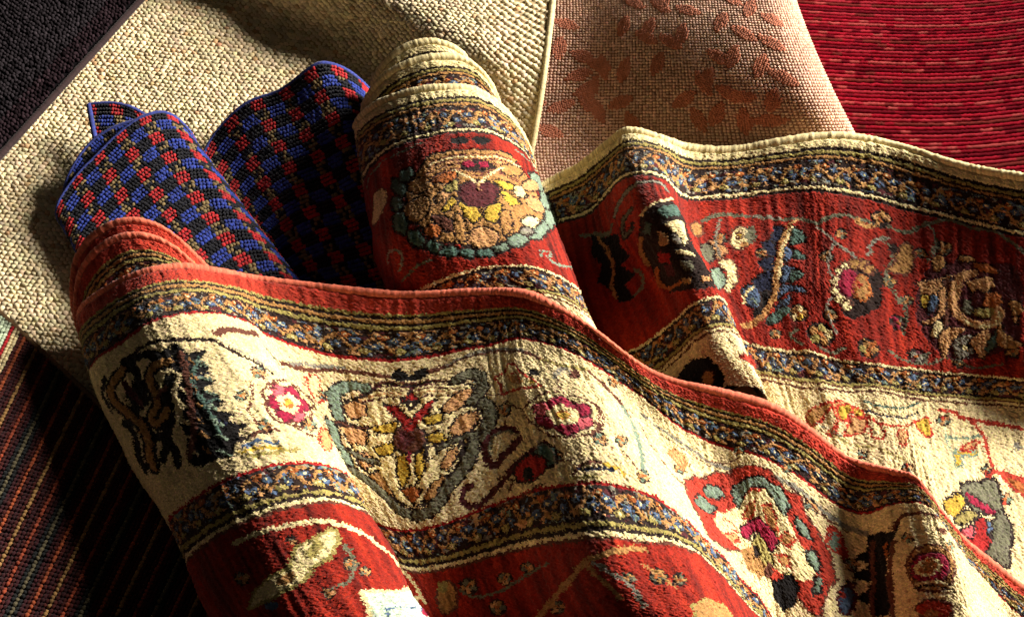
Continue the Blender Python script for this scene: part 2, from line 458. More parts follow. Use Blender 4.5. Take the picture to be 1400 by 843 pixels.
# ================================================================== BEIGE BASKET-WEAVE RUG
beige = thing("woven_rug", "beige chunky basket-weave rug lying flat under the plaid rug", "rug", tuple(place(250, 300, 0)))
BX = [-110, -50, 60, 180, 300, 400, 500, 600, 690]
BYR = [(-90, 762), (-30, 757), (30, 750), (90, 742), (150, 732), (220, 718), (320, 700), (430, 680), (570, 660)]
def beige_h(x, y):
    # the cloth rides up over the rug beneath it towards its right edge
    lo_ = 355+(y)*1.6; hi_ = 560+(y)*3.6
    hi_ = min(hi_, 760) if hi_ > lo_+60 else lo_+60
    t = min(max((x-lo_)/(max(hi_-lo_, 60)), 0), 1); t = t*t*(3-2*t)
    top = .074*max(0, min(1, (260-y)/220))
    return top*t + .004*math.sin(x*.012)*math.cos(y*.017)
brow = []
for y, xe in BYR:
    brow.append([(x, y+(x-300)*.10, beige_h(x, y)) for x in BX]+[(xe, y+(xe-300)*.10*(.6), beige_h(xe, y))])
SB = Sheet(brow, smooth=3)
cb = srgb(218, 200, 162)
cloth_base(SB, beige, lambda u, v: np.tile(srgb(164, 142, 104), (len(u), 1)), M_SISAL, thick=.005, drop=.0004)
pu, pv = .0070, .0058
nr = int(SB.lv/pv)
for r in range(nr):
    n = int(SB.lu/pu)
    u = (np.arange(n)+.5+(.5 if r % 2 else 0))*pu+rng.normal(0, .0005, n)
    v = np.full(n, (r+.5)*pv)+rng.normal(0, .00045, n)+.0011*np.sin(u*26+r*.11)+.0016*(vnoise(u/.05, np.full(n, r/9.), 77)-.5)
    k = u < SB.lu-.003; u, v = u[k], v[k]
    c = cb*(1+rng.normal(0, .13, (len(u), 1)))*(1+rng.normal(0, .035, (len(u), 3)))
    fl = rng.random(len(u)) < .025; c[fl] = c[fl]*np.array([.8, .6, .5])
    o = loops(SB, u, v, .0043, .0031, .0018, c.clip(0, 1), "weave_row", beige, M_SISAL, tilt=.22, twist=.25, jit=.20, lean=-.3, seg=6)
e = SB.eval(np.array([SB.lu-.001]), np.linspace(0, SB.lv, 60))[0]
tube(e+np.array([.001, 0, .0005]), .0036, srgb(206, 188, 142), "edge_binding", beige, M_YARN, rope=.1, pitch=.004)

# ================================================================== CHARCOAL RUG
char = thing("tufted_rug", "charcoal tufted rug with a dark plum edge binding overlapping the beige weave", "rug", tuple(place(60, 90, .01)))
crow = []
for k in range(6):
    t = k/5; ex, ey = 275-t*370, -95+t*408                       # along the binding
    crow.append([(ex-270*q, ey-190*q, .012-.03*q*0+.022*math.sin(q*3.2+t*2.2)*min(1, q*3)) for q in (1, .75, .5, .3, .15, .06, 0)])
SC = Sheet(crow, smooth=2)
cch = srgb(34, 31, 33)
cloth_base(SC, char, lambda u, v: np.tile(srgb(16, 14, 16), (len(u), 1)), M_DARK, thick=.008)
n = int(SC.lu/.0054); m = int(SC.lv/.0054)
for j in range(m):
    u = (np.arange(n)+.5+(j % 2)*.5)*.0054+rng.normal(0, .0006, n); v = np.full(n, (j+.5)*.0054)+rng.normal(0, .0006, n)
    k = u < SC.lu-.004; u, v = u[k], v[k]
    c = cch*(1+rng.normal(0, .35, (len(u), 1)).clip(-.7, .9))*np.array([1, .95, 1.0])
    near = (SC.lu-u) < .030
    c[near] = c[near]*np.array([1.1, .82, .86])
    loops(SC, u, v, .0029, .0026, .0028, c.clip(0, 1), "tuft_row", char, M_DARK, tilt=.6, jit=.2, seg=6)
e = SC.eval(np.array([SC.lu]), np.linspace(0, SC.lv, 40))[0]
tube(e+np.array([.002, -.001, -.001]), .0042, srgb(40, 24, 25), "edge_binding", char, M_YARN, rope=.12, pitch=.0045)

# ================================================================== PINK LEAF RUG
pinkr = thing("leaf_rug", "dusty pink woven rug with tan leaf pattern folded beside the crimson rug", "rug", tuple(place(900, 180, .02)))
PXR = [  # y, list of (x,h)
    (-110, [(700, .072), (780, .078), (860, .092), (940, .112), (1000, .132), (1040, .142), (1058, .128), (1060, .085), (1040, .03)]),
    (-30, [(700, .060), (780, .066), (865, .082), (950, .106), (1015, .130), (1052, .140), (1074, .126), (1074, .083), (1050, .03)]),
    (60, [(695, .045), (780, .050), (870, .068), (960, .096), (1035, .124), (1080, .134), (1105, .120), (1105, .078), (1080, .03)]),
    (130, [(690, .028), (775, .032), (870, .050), (970, .080), (1055, .108), (1108, .118), (1136, .104), (1136, .068), (1110, .02)]),
    (190, [(690, .012), (770, .014), (870, .030), (975, .052), (1075, .072), (1135, .078), (1166, .070), (1166, .045), (1140, .01)]),
    (270, [(700, .004), (780, .004), (880, .008), (990, .014), (1100, .018), (1165, .020), (1200, .018), (1205, .010), (1190, .004)])]
PLIFT = {-110: .018, -30: .020, 60: .022, 130: .014, 190: .002, 270: 0}
prow = [[(x, y, h*(1-.18*max(0, (x-860)/240))-.010*max(0, min(1, (900-x)/120))*min(1, h/.03)+PLIFT[y]*max(0, min(1, (x-780)/180))*(1 if k < 7 else .4)) for k, (x, h) in enumerate(l)] for y, l in PXR]
SP = Sheet(prow, smooth=2)
p2p = Pix2UV(SP)
# leaf sprays, each a leaf with centre, length, angle
leaf_px = []
for (sx, sy, ang, nlf) in ((770, 50, 62, 5), (815, 105, 150, 3), (860, 20, 70, 5), (790, 130, 120, 4), (905, 60, 75, 4), (845, 150, 20, 4), (930, 20, 60, 4),
                           (985, 130, 75, 4), (1005, 50, 70, 4), (1060, 110, 70, 4), (945, 150, 100, 3), (735, 175, 60, 3), (1035, 165, 40, 3), (1040, 20, 70, 3)):
    a = math.radians(ang)
    for i in range(nlf):
        d = (i-nlf/2)*25; side = 1 if i % 2 else -1
        leaf_px.append((sx+d*math.cos(a)-side*12*math.sin(a), sy+d*math.sin(a)+side*11*math.cos(a), ang+side*42))
leaves = []
for x, y, ang in leaf_px:
    if x > 1150 or y > 205 or y < -10: continue
    a = math.radians(ang)
    u0, v0 = p2p(x, y); u1, v1 = p2p(x+9*math.cos(a), y+9*math.sin(a))
    leaves.append((u0, v0, math.atan2(v1-v0, u1-u0)))
LA = np.array(leaves)
def in_leaf(u, v):
    m = np.zeros(len(u), bool)
    for u0, v0, a in leaves:
        x = (u-u0)*math.cos(a)+(v-v0)*math.sin(a); y = -(u-u0)*math.sin(a)+(v-v0)*math.cos(a)
        w = .0076*np.clip(1-(np.abs(x)/.0185)**1.7, 0, 1)
        m |= (np.abs(y) < w) & (np.abs(x) < .0185)
    return m
cpk, clf = srgb(212, 172, 148), srgb(176, 108, 82)
cloth_base(SP, pinkr, lambda u, v: np.tile(srgb(128, 88, 70), (len(u), 1)), M_SISAL, thick=.006, drop=.0003)
pp = .0040
n, m = int(SP.lu/pp), int(SP.lv/pp)
for j in range(m):
    u = (np.arange(n)+.5)*pp+rng.normal(0, .00025, n); v = np.full(n, (j+.5)*pp)+rng.normal(0, .00025, n)+.0012*np.sin(u*22)
    lf = in_leaf(u, v)
    c = cpk*(1+rng.normal(0, .14, (len(u), 1)))*(1+rng.normal(0, .03, (len(u), 3)))
    c[lf] = clf
    loops(SP, u, v, .0021, .0017, .0012, c.clip(0, 1), "weave_row", pinkr, M_SISAL, tilt=.12, jit=.12, seg=6)
q = .0026                                                            # each leaf: close-cut pile, one piece
for u0, v0, a in leaves:
    gx, gy = np.meshgrid(np.arange(-.021, .0211, q), np.arange(-.0095, .0096, q), indexing='ij')
    w = .0080*np.clip(1-(np.abs(gx)/.0188)**1.7, 0, 1)
    k = np.abs(gy) < w
    gx, gy = gx[k]+rng.normal(0, .0003, k.sum()), gy[k]+rng.normal(0, .0003, k.sum())
    u = u0+gx*math.cos(a)-gy*math.sin(a); v = v0+gx*math.sin(a)+gy*math.cos(a)
    ok = (u > .004) & (u < SP.lu-.004) & (v > .004) & (v < SP.lv-.004)
    if ok.sum() < 6: continue
    c = clf*(1+rng.normal(0, .10, (ok.sum(), 1)))
    loops(SP, u[ok], v[ok], .0019, .0019, .0017, c.clip(0, 1), "leaf", pinkr, M_PILE, tilt=1.5, jit=.1, seg=6)

# ================================================================== CRIMSON RIBBED RUG
redr = thing("ribbed_rug", "crimson ribbed rug with fine cord lines beyond the pink leaf rug", "rug", tuple(place(1260, 150, .02)))
rrow = []
for y in (-90, -20, 60, 140, 220, 300):
    r_ = []
    for x in (1010, 1070, 1130, 1200, 1270, 1340, 1410, 1490):
        h = .012+.020*max(0, (x-1010)/480)+.034*(max(0, (x-1180)/310))**1.6
        h *= 1-.5*max(0, (y-60)/240)
        yy = y+14*math.sin(min(1, max(0, (x-1010)/280))*math.pi/2)-22*(max(0, (x-1290)/200))**1.5
        r_.append((x, yy, h))
    rrow.append(r_)
SR = Sheet(rrow, smooth=3)
cloth_base(SR, redr, lambda u, v: np.tile(srgb(60, 8, 14), (len(u), 1)), M_YARN, thick=.005, drop=.0018)
pit = .0062
ncord = int(SR.lv/pit)
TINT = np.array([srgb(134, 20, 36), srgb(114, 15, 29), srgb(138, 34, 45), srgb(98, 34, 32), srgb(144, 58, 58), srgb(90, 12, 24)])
for j in range(ncord):
    v = (j+.5)*pit
    uu = np.arange(0.0, SR.lu, .0035)
    p, tu, tv, nn = SR.at(uu, np.full(len(uu), v)+.0003*rng.normal(0, 1, len(uu)))
    base = (0, 5, 2, 1, 0, 4, 1, 5, 0, 2, 3)[j % 11]  # tone cycle also paints rib highlights and shaded gaps, cord by cord
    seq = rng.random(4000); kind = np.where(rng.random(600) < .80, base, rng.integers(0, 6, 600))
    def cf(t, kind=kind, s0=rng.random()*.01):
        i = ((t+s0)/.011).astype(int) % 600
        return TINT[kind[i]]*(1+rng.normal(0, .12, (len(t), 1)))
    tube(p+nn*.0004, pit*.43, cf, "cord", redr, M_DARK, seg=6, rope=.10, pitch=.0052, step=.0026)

# ================================================================== DARK STRIPED RUG
strp = thing("striped_rug", "dark maroon rug with thin rust and tan stripes beside the rolled ivory-bordered rug", "rug", tuple(place(80, 700, .01)))
ED = [(-100, 330), (-50, 382), (0, 428), (60, 483), (130, 548), (200, 615), (290, 695), (400, 790), (480, 860)]
drow = [[(x-150*t, y+310*t, .009+.010*math.sin(t*2.6+i*.55)*min(1, t*4)+.009*max(0, 6.5-i)*(.35+.65*min(1, t*2.5))+.016*t) for i, (x, y) in enumerate(ED)] for t in (0, .25, .5, .8, 1.15, 1.6)]
SD = Sheet(drow, smooth=2)
p2d = Pix2UV(SD)
cloth_base(SD, strp, lambda u, v: np.tile(srgb(26, 10, 14), (len(u), 1)), M_YARN, thick=.006, drop=.0012)
ru0 = p2d(34, 843)[0]; ru1 = p2d(131, 843)[0]; per = ru1-ru0
rp = per/16
nrib = int(SD.lu/rp)
mint_u = p2d(12, 440)[0]
for i in range(nrib):
    u0 = (i+.5)*rp; ph = ((u0-ru0)/per) % 1; kk = int(round(ph*16)) % 16
    col, nm = (srgb(64, 19, 16), "rib")
    if kk in (0,): col, nm = srgb(150, 72, 40), "rust_stripe"
    elif kk in (4,): col, nm = srgb(156, 118, 70), "tan_stripe"
    elif kk in (8,): col, nm = srgb(142, 62, 38), "rust_stripe"
    elif kk in (12,): col, nm = srgb(92, 84, 62), "olive_stripe"
    elif kk in (2, 6, 10, 14): col = srgb(50, 14, 20)
    elif kk in (11, 13): col = srgb(22, 24, 26)
    if mint_u-.030 < u0 < mint_u+.004: col, nm = srgb(186, 200, 172), "mint_stripe"
    elif mint_u+.004 <= u0 < mint_u+.010: col, nm = srgb(176, 30, 40), "red_stripe"
    elif mint_u+.010 <= u0 < mint_u+.016: col, nm = srgb(214, 196, 150), "cream_stripe"
    nv = int(SD.lv/.0042)
    v = (np.arange(nv)+.5)*.0042+rng.normal(0, .0004, nv)+(i % 2)*.0021
    v = v[v < SD.lv-.002]
    u = np.full(len(v), u0)+rng.normal(0, .0002, len(v))
    c = col*(1+rng.normal(0, .18, (len(v), 1)))
    h = .0024 if nm != "rib" else .0019
    loops(SD, u, v, rp*.52, .0025, h, c.clip(0, 1), nm, strp, M_YARN, tilt=.15, jit=.12, seg=6)
e = SD.eval(np.linspace(0, SD.lu, 80), np.array([0.0]))[:, 0]
tube(e, .0030, srgb(120, 90, 60), "edge_binding", strp, M_YARN, rope=.12, pitch=.004)

# ================================================================== PLAID RUG
plaid = thing("plaid_rug", "blue, red and black checked plaid rug folded and rolled on the beige weave", "rug", tuple(place(250, 330, 0)))
PCOL = dict(red=srgb(160, 32, 36), tan=srgb(116, 98, 64), navy=srgb(8, 8, 20), blue=srgb(38, 54, 132))
def plaid_piece(rows, name, phase=(0, 0), vs=None, du=.0036, dv=.0055, smooth=2):
    sh = Sheet(rows, vs=vs, smooth=smooth)
    cloth_base(sh, plaid, lambda u, v: np.tile(srgb(10, 10, 22), (len(u), 1)), M_YARN, name=name, thick=.005, drop=.0012)
    nrow = int(sh.lv/dv)
    for r in range(nrow):
        n = int(sh.lu/du)
        u = (np.arange(n)+.5+.5*(r % 2))*du+rng.normal(0, .0003, n); v = np.full(n, (r+.5)*dv)+rng.normal(0, .0002, n)
        k = u < sh.lu-.002; u, v = u[k], v[k]
        ci = np.floor(u/du+phase[0]*1.6).astype(int) % 9; ri = (r+phase[1]) % 6
        isred = ci < 4
        if ri < 3: c = np.where(isred[:, None], PCOL['red'], PCOL['navy'])
        else: c = np.where(isred[:, None], np.where(rng.random(len(u))[:, None] < .5, PCOL['tan'], PCOL['navy']), PCOL['blue'])
        c = c*(1+rng.normal(0, .16, (len(u), 1)))
        loops(sh, u, v, .0027, .0022, .0018, c.clip(0, 1), "yarn_row", plaid, M_YARN, tilt=.18, twist=.3, jit=.14, seg=7)
    e = sh.eval(np.linspace(0, sh.lu, 60), np.array([0.0]))[:, 0]
    tube(e+np.array([0, .001, -.0008]), .0028, srgb(52, 62, 132), "edge_binding", plaid, M_YARN, rope=.10, pitch=.004)
    return sh
plaid_piece([[(265, 250, .006), (290, 190, .014), (335, 143, .040), (385, 124, .055), (420, 97, .076), (438, 86, .084), (462, 91, .078), (500, 118, .055), (530, 160, .02)],
             [(315, 330, .006), (345, 280, .012), (385, 245, .030), (435, 225, .042), (470, 205, .056), (492, 196, .062), (515, 202, .055), (550, 230, .035), (575, 270, .01)],
             [(395, 440, .004), (430, 420, .008), (475, 412, .016), (525, 402, .024), (560, 392, .030), (585, 386, .032), (605, 394, .028), (640, 420, .018), (660, 450, .008)]], "backing")
plaid_piece([[(170, 300, 0.001), (95, 318, 0.005), (78, 297, 0.020), (99, 249, 0.034), (134, 212, 0.045), (168, 179, 0.056), (198, 159, 0.063), (224, 154, 0.061), (250, 171, 0.048), (268, 197, 0.029), (262, 230, 0.008)],
             [(240, 400, 0.001), (158, 428, 0.005), (140, 405, 0.020), (165, 358, 0.033), (200, 322, 0.041), (236, 290, 0.049), (270, 268, 0.053), (300, 264, 0.052), (330, 282, 0.039), (348, 305, 0.023), (340, 340, 0.007)],
             [(340, 545, 0.001), (262, 560, 0.005), (245, 540, 0.017), (268, 490, 0.027), (300, 455, 0.033), (335, 422, 0.035), (370, 400, 0.035), (398, 394, 0.034), (428, 412, 0.027), (446, 436, 0.016), (434, 470, 0.005)]], "backing", phase=(2, 1))
plaid_piece([[(92, 300, 0.012), (88, 262, 0.024), (102, 226, 0.035), (131, 190, 0.046), (152, 177, 0.052), (176, 168, 0.056), (208, 164, 0.054)],
             [(130, 345, 0.007), (124, 310, 0.018), (138, 272, 0.027), (167, 238, 0.037), (188, 225, 0.042), (212, 216, 0.046), (244, 212, 0.045)]], "fold_turn", phase=(4, 3))
flap = plaid_piece([[(122, 144, 0.035), (138, 142, 0.038), (152, 142, 0.039), (170, 145, 0.041), (186, 151, 0.041), (206, 164, 0.038)],
                    [(127, 172, 0.031), (144, 172, 0.033), (160, 172, 0.035), (178, 174, 0.035), (195, 180, 0.035), (214, 192, 0.034)],
                    [(134, 206, 0.024), (152, 207, 0.027), (168, 208, 0.028), (186, 210, 0.029), (204, 216, 0.029), (222, 226, 0.027)]], "fold_flap", phase=(1, 0), smooth=1)
e = flap.eval(np.array([0.0]), np.linspace(0, flap.lv, 20))[0]
tube(e, .0034, srgb(52, 62, 132), "edge_binding", plaid, M_YARN)

# ================================================================== WOVEN MOTIFS
def Z(ox, oy, s, *pts):
    return [(ox+x/s, oy+y/s) for x, y in pts]
def rosette(cv, cx, cy, rx, ry, rot=0, petals=6, edge='brown', outer='cream'):
    m = cv.new("rosette")
    cv.ell(m, outer, cx, cy, rx, ry, rot, edge, 1.1, .06)
    r = math.radians(rot)
    for i in range(petals):
        a = 2*math.pi*i/petals+.3
        x, y = rx*.52*math.cos(a), ry*.52*math.sin(a)
        p = cv.new("petal", m)
        cv.ell(p, 'magenta' if i % 3 else 'pink', cx+x*math.cos(r)-y*math.sin(r), cy+x*math.sin(r)+y*math.cos(r), rx*.33, ry*.34, rot, 'plum', .7)
    h = cv.new("heart", m)
    cv.ell(h, 'cream', cx, cy, rx*.42, ry*.46, rot, None, 1, .12); cv.ell(h, 'yellow', cx, cy, rx*.17, ry*.2, rot, 'rust', .7)
    return m
def sprig(cv, cx, cy, r, cols=('tan', 'olive', 'cream'), name="bud"):
    m = cv.new(name)
    cv.ell(m, 'dark', cx, cy, r*1.15, r*.95, 20)
    for i in range(5):
        a = i*1.256+cx
        cv.ell(m, cols[i % len(cols)], cx+r*.6*math.cos(a), cy+r*.5*math.sin(a), r*.36, r*.3, i*40)
    cv.ell(m, 'rust', cx, cy, r*.25, r*.22)
def feather(cv, pts, cols, w=4):
    m = cv.new("feather_leaf")
    for i, p in enumerate(pts): cv.line(m, cols[i % len(cols)], p, w)
def motifs_B(c):
    q = lambda *p: Z(480, 180, 4.375, *p)
    # palmette on the roll
    m = c.new("palmette")
    for x, y, a, b, r in ((285, 330, 60, 42, 70), (270, 430, 52, 38, 90), (295, 545, 70, 50, 75), (390, 640, 70, 46, 40), (500, 690, 60, 40, 10), (590, 715, 70, 36, 5), (700, 725, 60, 34, 0), (810, 720, 70, 34, -5), (900, 690, 60, 36, -15), (1000, 640, 76, 50, -20),
                          (1130, 585, 80, 48, -35), (1195, 510, 70, 36, 80), (1165, 410, 60, 30, 65), (1110, 300, 70, 26, 55), (330, 260, 60, 30, -40)):
        p = c.new("lobe", m); cx, cy = q((x, y))[0]; c.ell(p, 'teal' if x < 900 else 'sage', cx, cy, a/4.375, b/4.375, r, 'dark', 1.2, .1)
    c.poly(m, 'tan', q((330, 330), (400, 240), (480, 150), (620, 120), (820, 118), (950, 140), (1020, 230), (1090, 320), (1130, 430), (1140, 540), (1000, 600), (900, 660), (780, 695), (640, 670), (500, 640), (400, 560), (330, 460)), 'dark', 1.2)
    for k in range(5):
        y = 128+k*26
        c.line(m, ('tan', 'cream', 'peach', 'tan', 'brown')[k], q((470-k*8, y+50+k*8), (600, y+10), (760, y+4+k*4), (900, y+8), (1000+k*12, y+52+k*8)), 3.0)
        c.line(m, 'plum', q((470-k*8, y+63+k*8), (600, y+23), (760, y+17+k*4), (900, y+21), (1000+k*12, y+65+k*8)), 2.2)
    for col, pts in (('tan', ((330, 320), (420, 268), (495, 330), (380, 372))), ('tan', ((310, 450), (430, 380), (480, 440), (430, 520), (360, 540))),
                     ('rust', ((430, 590), (500, 545), (555, 580), (500, 640))), ('peach', ((1040, 390), (1110, 395), (1165, 480), (1080, 465))),
                     ('cream', ((1010, 540), (1060, 500), (1130, 530), (1085, 582))), ('peach', ((1030, 300), (1090, 290), (1120, 350), (1050, 350))),
                     ('tan', ((900, 190), (1010, 215), (1015, 260), (910, 245))), ('rust', ((520, 260), (620, 240), (620, 300), (480, 310))), ('cream', ((960, 330), (1020, 320), (1050, 380), (1000, 390))), ('grey', ((1050, 560), (1100, 600), (1040, 620), (1000, 600))), ('brown', ((480, 500), (600, 520), (600, 600), (520, 560))), ('peach', ((500, 390), (560, 350), (600, 380), (520, 430))),
                     ('tan', ((610, 510), (660, 500), (690, 640), (630, 640))), ('tan', ((880, 500), (940, 480), (965, 570), (920, 620))),
                     ('peach', ((690, 620), (780, 560), (880, 610), (860, 680), (730, 690))),
                     ('yellow', ((540, 470), (600, 395), (640, 415), (570, 482))), ('yellow', ((640, 420), (750, 450), (775, 520), (710, 545))),
                     ('yellow', ((790, 510), (830, 430), (895, 440), (870, 545))), ('yellow', ((890, 360), (945, 368), (1015, 430), (940, 440))),
                     ('yellow', ((860, 290), (970, 308), (965, 350), (890, 342))), ('olive', ((560, 330), (640, 290), (640, 350), (570, 365)))):
        p = c.new("petal", m); c.poly(p, col, q(*pts), 'dark', .9)
    h = c.new("heart", m); c.ell(h, 'plum', 654, 265, 28, 19, 0, 'dark', 1.0)
    c.line(h, 'cream', q((620, 240), (700, 275), (760, 310), (830, 260), (900, 215)), 4.0); c.line(h, 'peach', q((760, 310), (765, 350)), 3)
    c.ell(h, 'dark', 652, 228, 24, 8); c.ell(h, 'magenta', 640, 226, 8, 4); c.ell(h, 'magenta', 662, 226, 7, 4)
    m = c.new("scallop"); c.ell(m, 'black', 629, 193.5, 13, 5.5, -8); c.ell(m, 'black', 657, 194, 13, 5.5, 8)
    m = c.new("leaf"); c.poly(m, 'ivory', q((128, 372), (200, 340), (208, 420), (150, 540), (112, 560), (115, 470)), 'brown', .9)
    m = c.new("vine"); c.line(m, 'sage', q((90, 330), (110, 260), (200, 180), (330, 120), (430, 75)), 3.2)
    c.line(m, 'grey', q((215, 790), (215, 730), (260, 705), (305, 750), (290, 820)), 4.2); c.line(m, 'sage', q((1135, 740), (1150, 708), (1190, 720), (1190, 760), (1240, 795), (1320, 810)), 4.0)
    c.line(m, 'grass', q((300, 900), (400, 800), (480, 770)), 4)
    c.line(m, 'sage', q((980, 110), (1060, 180), (1120, 270), (1170, 380)), 3.5)
    # sheet to the right
    q = lambda *p: Z(940, 270, 5, *p)
    m = c.new("vine")
    c.line(m, 'grass', q((110, 150), (200, 112), (330, 112), (480, 120), (620, 140), (780, 140), (880, 172), (960, 135), (1080, 120), (1200, 160), (1340, 190)) + [(1240, 316), (1270, 305), (1300, 300)], 7)
    c.line(m, 'grey', q((420, 112), (520, 125), (640, 140)), 4)
    c.line(m, 'grey', q((880, 205), (940, 240), (1010, 310), (1080, 360), (1140, 410)), 5); c.line(m, 'grey', q((1230, 390), (1250, 340), (1290, 290), (1360, 275)), 5)
    c.line(m, 'tan', q((1150, 150), (1190, 190), (1250, 200), (1320, 180)), 6)
    c.line(m, 'peach', q((700, 170), (760, 150)), 5)
    m = c.new("blossom"); c.ell(m, 'cream', 1012, 324, 13, 17, 15, 'brown', 1); c.ell(m, 'grass', 1026, 320, 8, 13, 0); c.ell(m, 'brown', 1011, 320, 6, 6); c.ell(m, 'tan', 1016, 333, 6, 4); c.ell(m, 'yellow', 1011, 320, 3, 3)
    m = c.new("blossom"); c.poly(m, 'cream', q((215, 440), (312, 425), (352, 540), (290, 645), (258, 620), (270, 520)), 'brown', .9); c.poly(m, 'sage', q((165, 490), (230, 478), (265, 580), (230, 620), (190, 570)), 'dark', 1)
    c.poly(m, 'peach', q((155, 285), (215, 300), (270, 360), (215, 425), (190, 380)), 'brown', 1); c.poly(m, 'grass', q((100, 320), (160, 310), (190, 400), (160, 440), (120, 390)), 'dark', 1)
    c.poly(m, 'tan', q((30, 180), (90, 170), (115, 230), (60, 260)), 'brown', 1)
    m = c.new("serrated_leaf")
    for col, pts in (('navy', ((600, 195), (655, 190), (640, 270), (585, 330), (560, 300))), ('navy', ((500, 300), (600, 300), (600, 400), (560, 400))), ('navy', ((480, 430), (590, 400), (580, 500), (500, 470))),
                     ('navy', ((450, 560), (570, 490), (575, 640), (500, 690))), ('black', ((480, 660), (560, 640), (540, 800), (450, 810))),
                     ('teal', ((730, 190), (812, 272), (760, 305), (695, 310))), ('teal', ((665, 330), (790, 380), (800, 425), (700, 410), (655, 440))), ('blue', ((655, 330), (720, 350), (700, 420), (655, 430))),
                     ('blue', ((650, 470), (700, 470), (790, 520), (720, 550), (640, 590))), ('teal', ((720, 500), (798, 520), (760, 560), (700, 580))), ('blue', ((640, 600), (790, 620), (800, 660), (690, 640), (615, 700))),
                     ('blue', ((600, 730), (700, 670), (690, 730), (620, 760))), ('teal', ((560, 800), (640, 740), (700, 780), (600, 850), (540, 860)))):
        t = c.new("leaf_tooth", m); c.poly(t, col, q(*pts), 'dark', .8)
    rb = c.new("midrib", m); c.line(rb, 'tan', q((705, 190), (655, 290), (630, 400), (612, 500), (600, 640), (540, 770), (470, 840), (380, 880)), 9); c.line(rb, 'cream', q((715, 190), (650, 330), (640, 440), (620, 560)), 3.2)
    m = c.new("leaf"); c.poly(m, 'blue', q((372, 630), (440, 590), (500, 660), (490, 750), (400, 720)), 'dark', 1.1); c.line(m, 'cream', q((385, 720), (400, 650), (440, 610)), 4); c.line(m, 'sage', q((480, 740), (450, 690)), 4)
    sprig(c, 1092, 428, 13, ('cream', 'tan', 'yellow')); sprig(c, 1122, 456, 17, ('tan', 'olive', 'cream')); sprig(c, 1188, 476, 14, ('tan', 'rust', 'olive')); sprig(c, 1254, 487, 12, ('grey', 'plum', 'grass'))
    sprig(c, 1228, 440, 11, ('plum', 'magenta', 'grass')); sprig(c, 1205, 300, 13, ('tan', 'peach', 'dark'))
    m = c.new("vine"); c.line(m, 'grass', [(1098, 470), (1085, 462), (1080, 455), (1090, 450)], 5); c.line(m, 'grass', [(1120, 475), (1140, 480), (1155, 472)], 5); c.line(m, 'grass', [(1218, 480), (1235, 492), (1262, 498), (1268, 482)], 5)
    for cx, cy, r in ((985, 325, 9), (1040, 345, 8), (1130, 350, 9), (1135, 430, 10), (1215, 385, 10), (1240, 410, 9), (1290, 340, 11), (1385, 480, 10), (1260, 345, 8), (1150, 320, 8), (1310, 495, 8), (1060, 455, 8)): sprig(c, cx, cy, r, ('tan', 'grass', 'peach'))
    m = c.new("vine"); c.line(m, 'grass', [(1206, 324), (1222, 345), (1214, 370), (1222, 400), (1240, 425), (1236, 455)], 4); c.line(m, 'grass', [(1300, 300), (1330, 312), (1365, 318), (1400, 345)], 6); c.line(m, 'grey', [(1140, 330), (1132, 360), (1140, 395), (1130, 425), (1145, 455)], 4)
    c.line(m, 'grass', [(1270, 305), (1280, 330), (1268, 360)], 4); c.line(m, 'grey', [(985, 300), (978, 330), (985, 350)], 4); c.line(m, 'grass', [(1270, 498), (1300, 488), (1330, 502), (1370, 498)], 4)
    # rosette half in shade, the dark side put into its colours
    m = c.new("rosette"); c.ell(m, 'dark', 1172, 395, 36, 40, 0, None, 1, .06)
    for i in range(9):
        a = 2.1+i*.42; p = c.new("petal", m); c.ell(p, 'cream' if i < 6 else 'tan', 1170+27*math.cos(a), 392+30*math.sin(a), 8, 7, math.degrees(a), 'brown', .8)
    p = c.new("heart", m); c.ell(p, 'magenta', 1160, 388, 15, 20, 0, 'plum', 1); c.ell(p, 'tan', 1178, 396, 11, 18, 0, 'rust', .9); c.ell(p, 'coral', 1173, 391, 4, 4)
    q = lambda *p: Z(1180, 320, 4.68, *p)
    m = c.new("tulip"); c.poly(m, 'tan', q((145, 215), (200, 190), (225, 110), (285, 45), (328, 130), (292, 250), (215, 245), (170, 240)), 'brown', .9)
    c.poly(m, 'dark', q((175, 60), (220, 60), (215, 120), (180, 130)))
    m = c.new("palmette")
    c.poly(m, 'plum', q((340, 500), (370, 290), (430, 200), (490, 120), (560, 190), (650, 130), (720, 180), (800, 190), (960, 190), (1030, 400), (1000, 560), (1010, 700), (900, 745), (780, 785), (650, 800), (520, 780), (400, 660)))
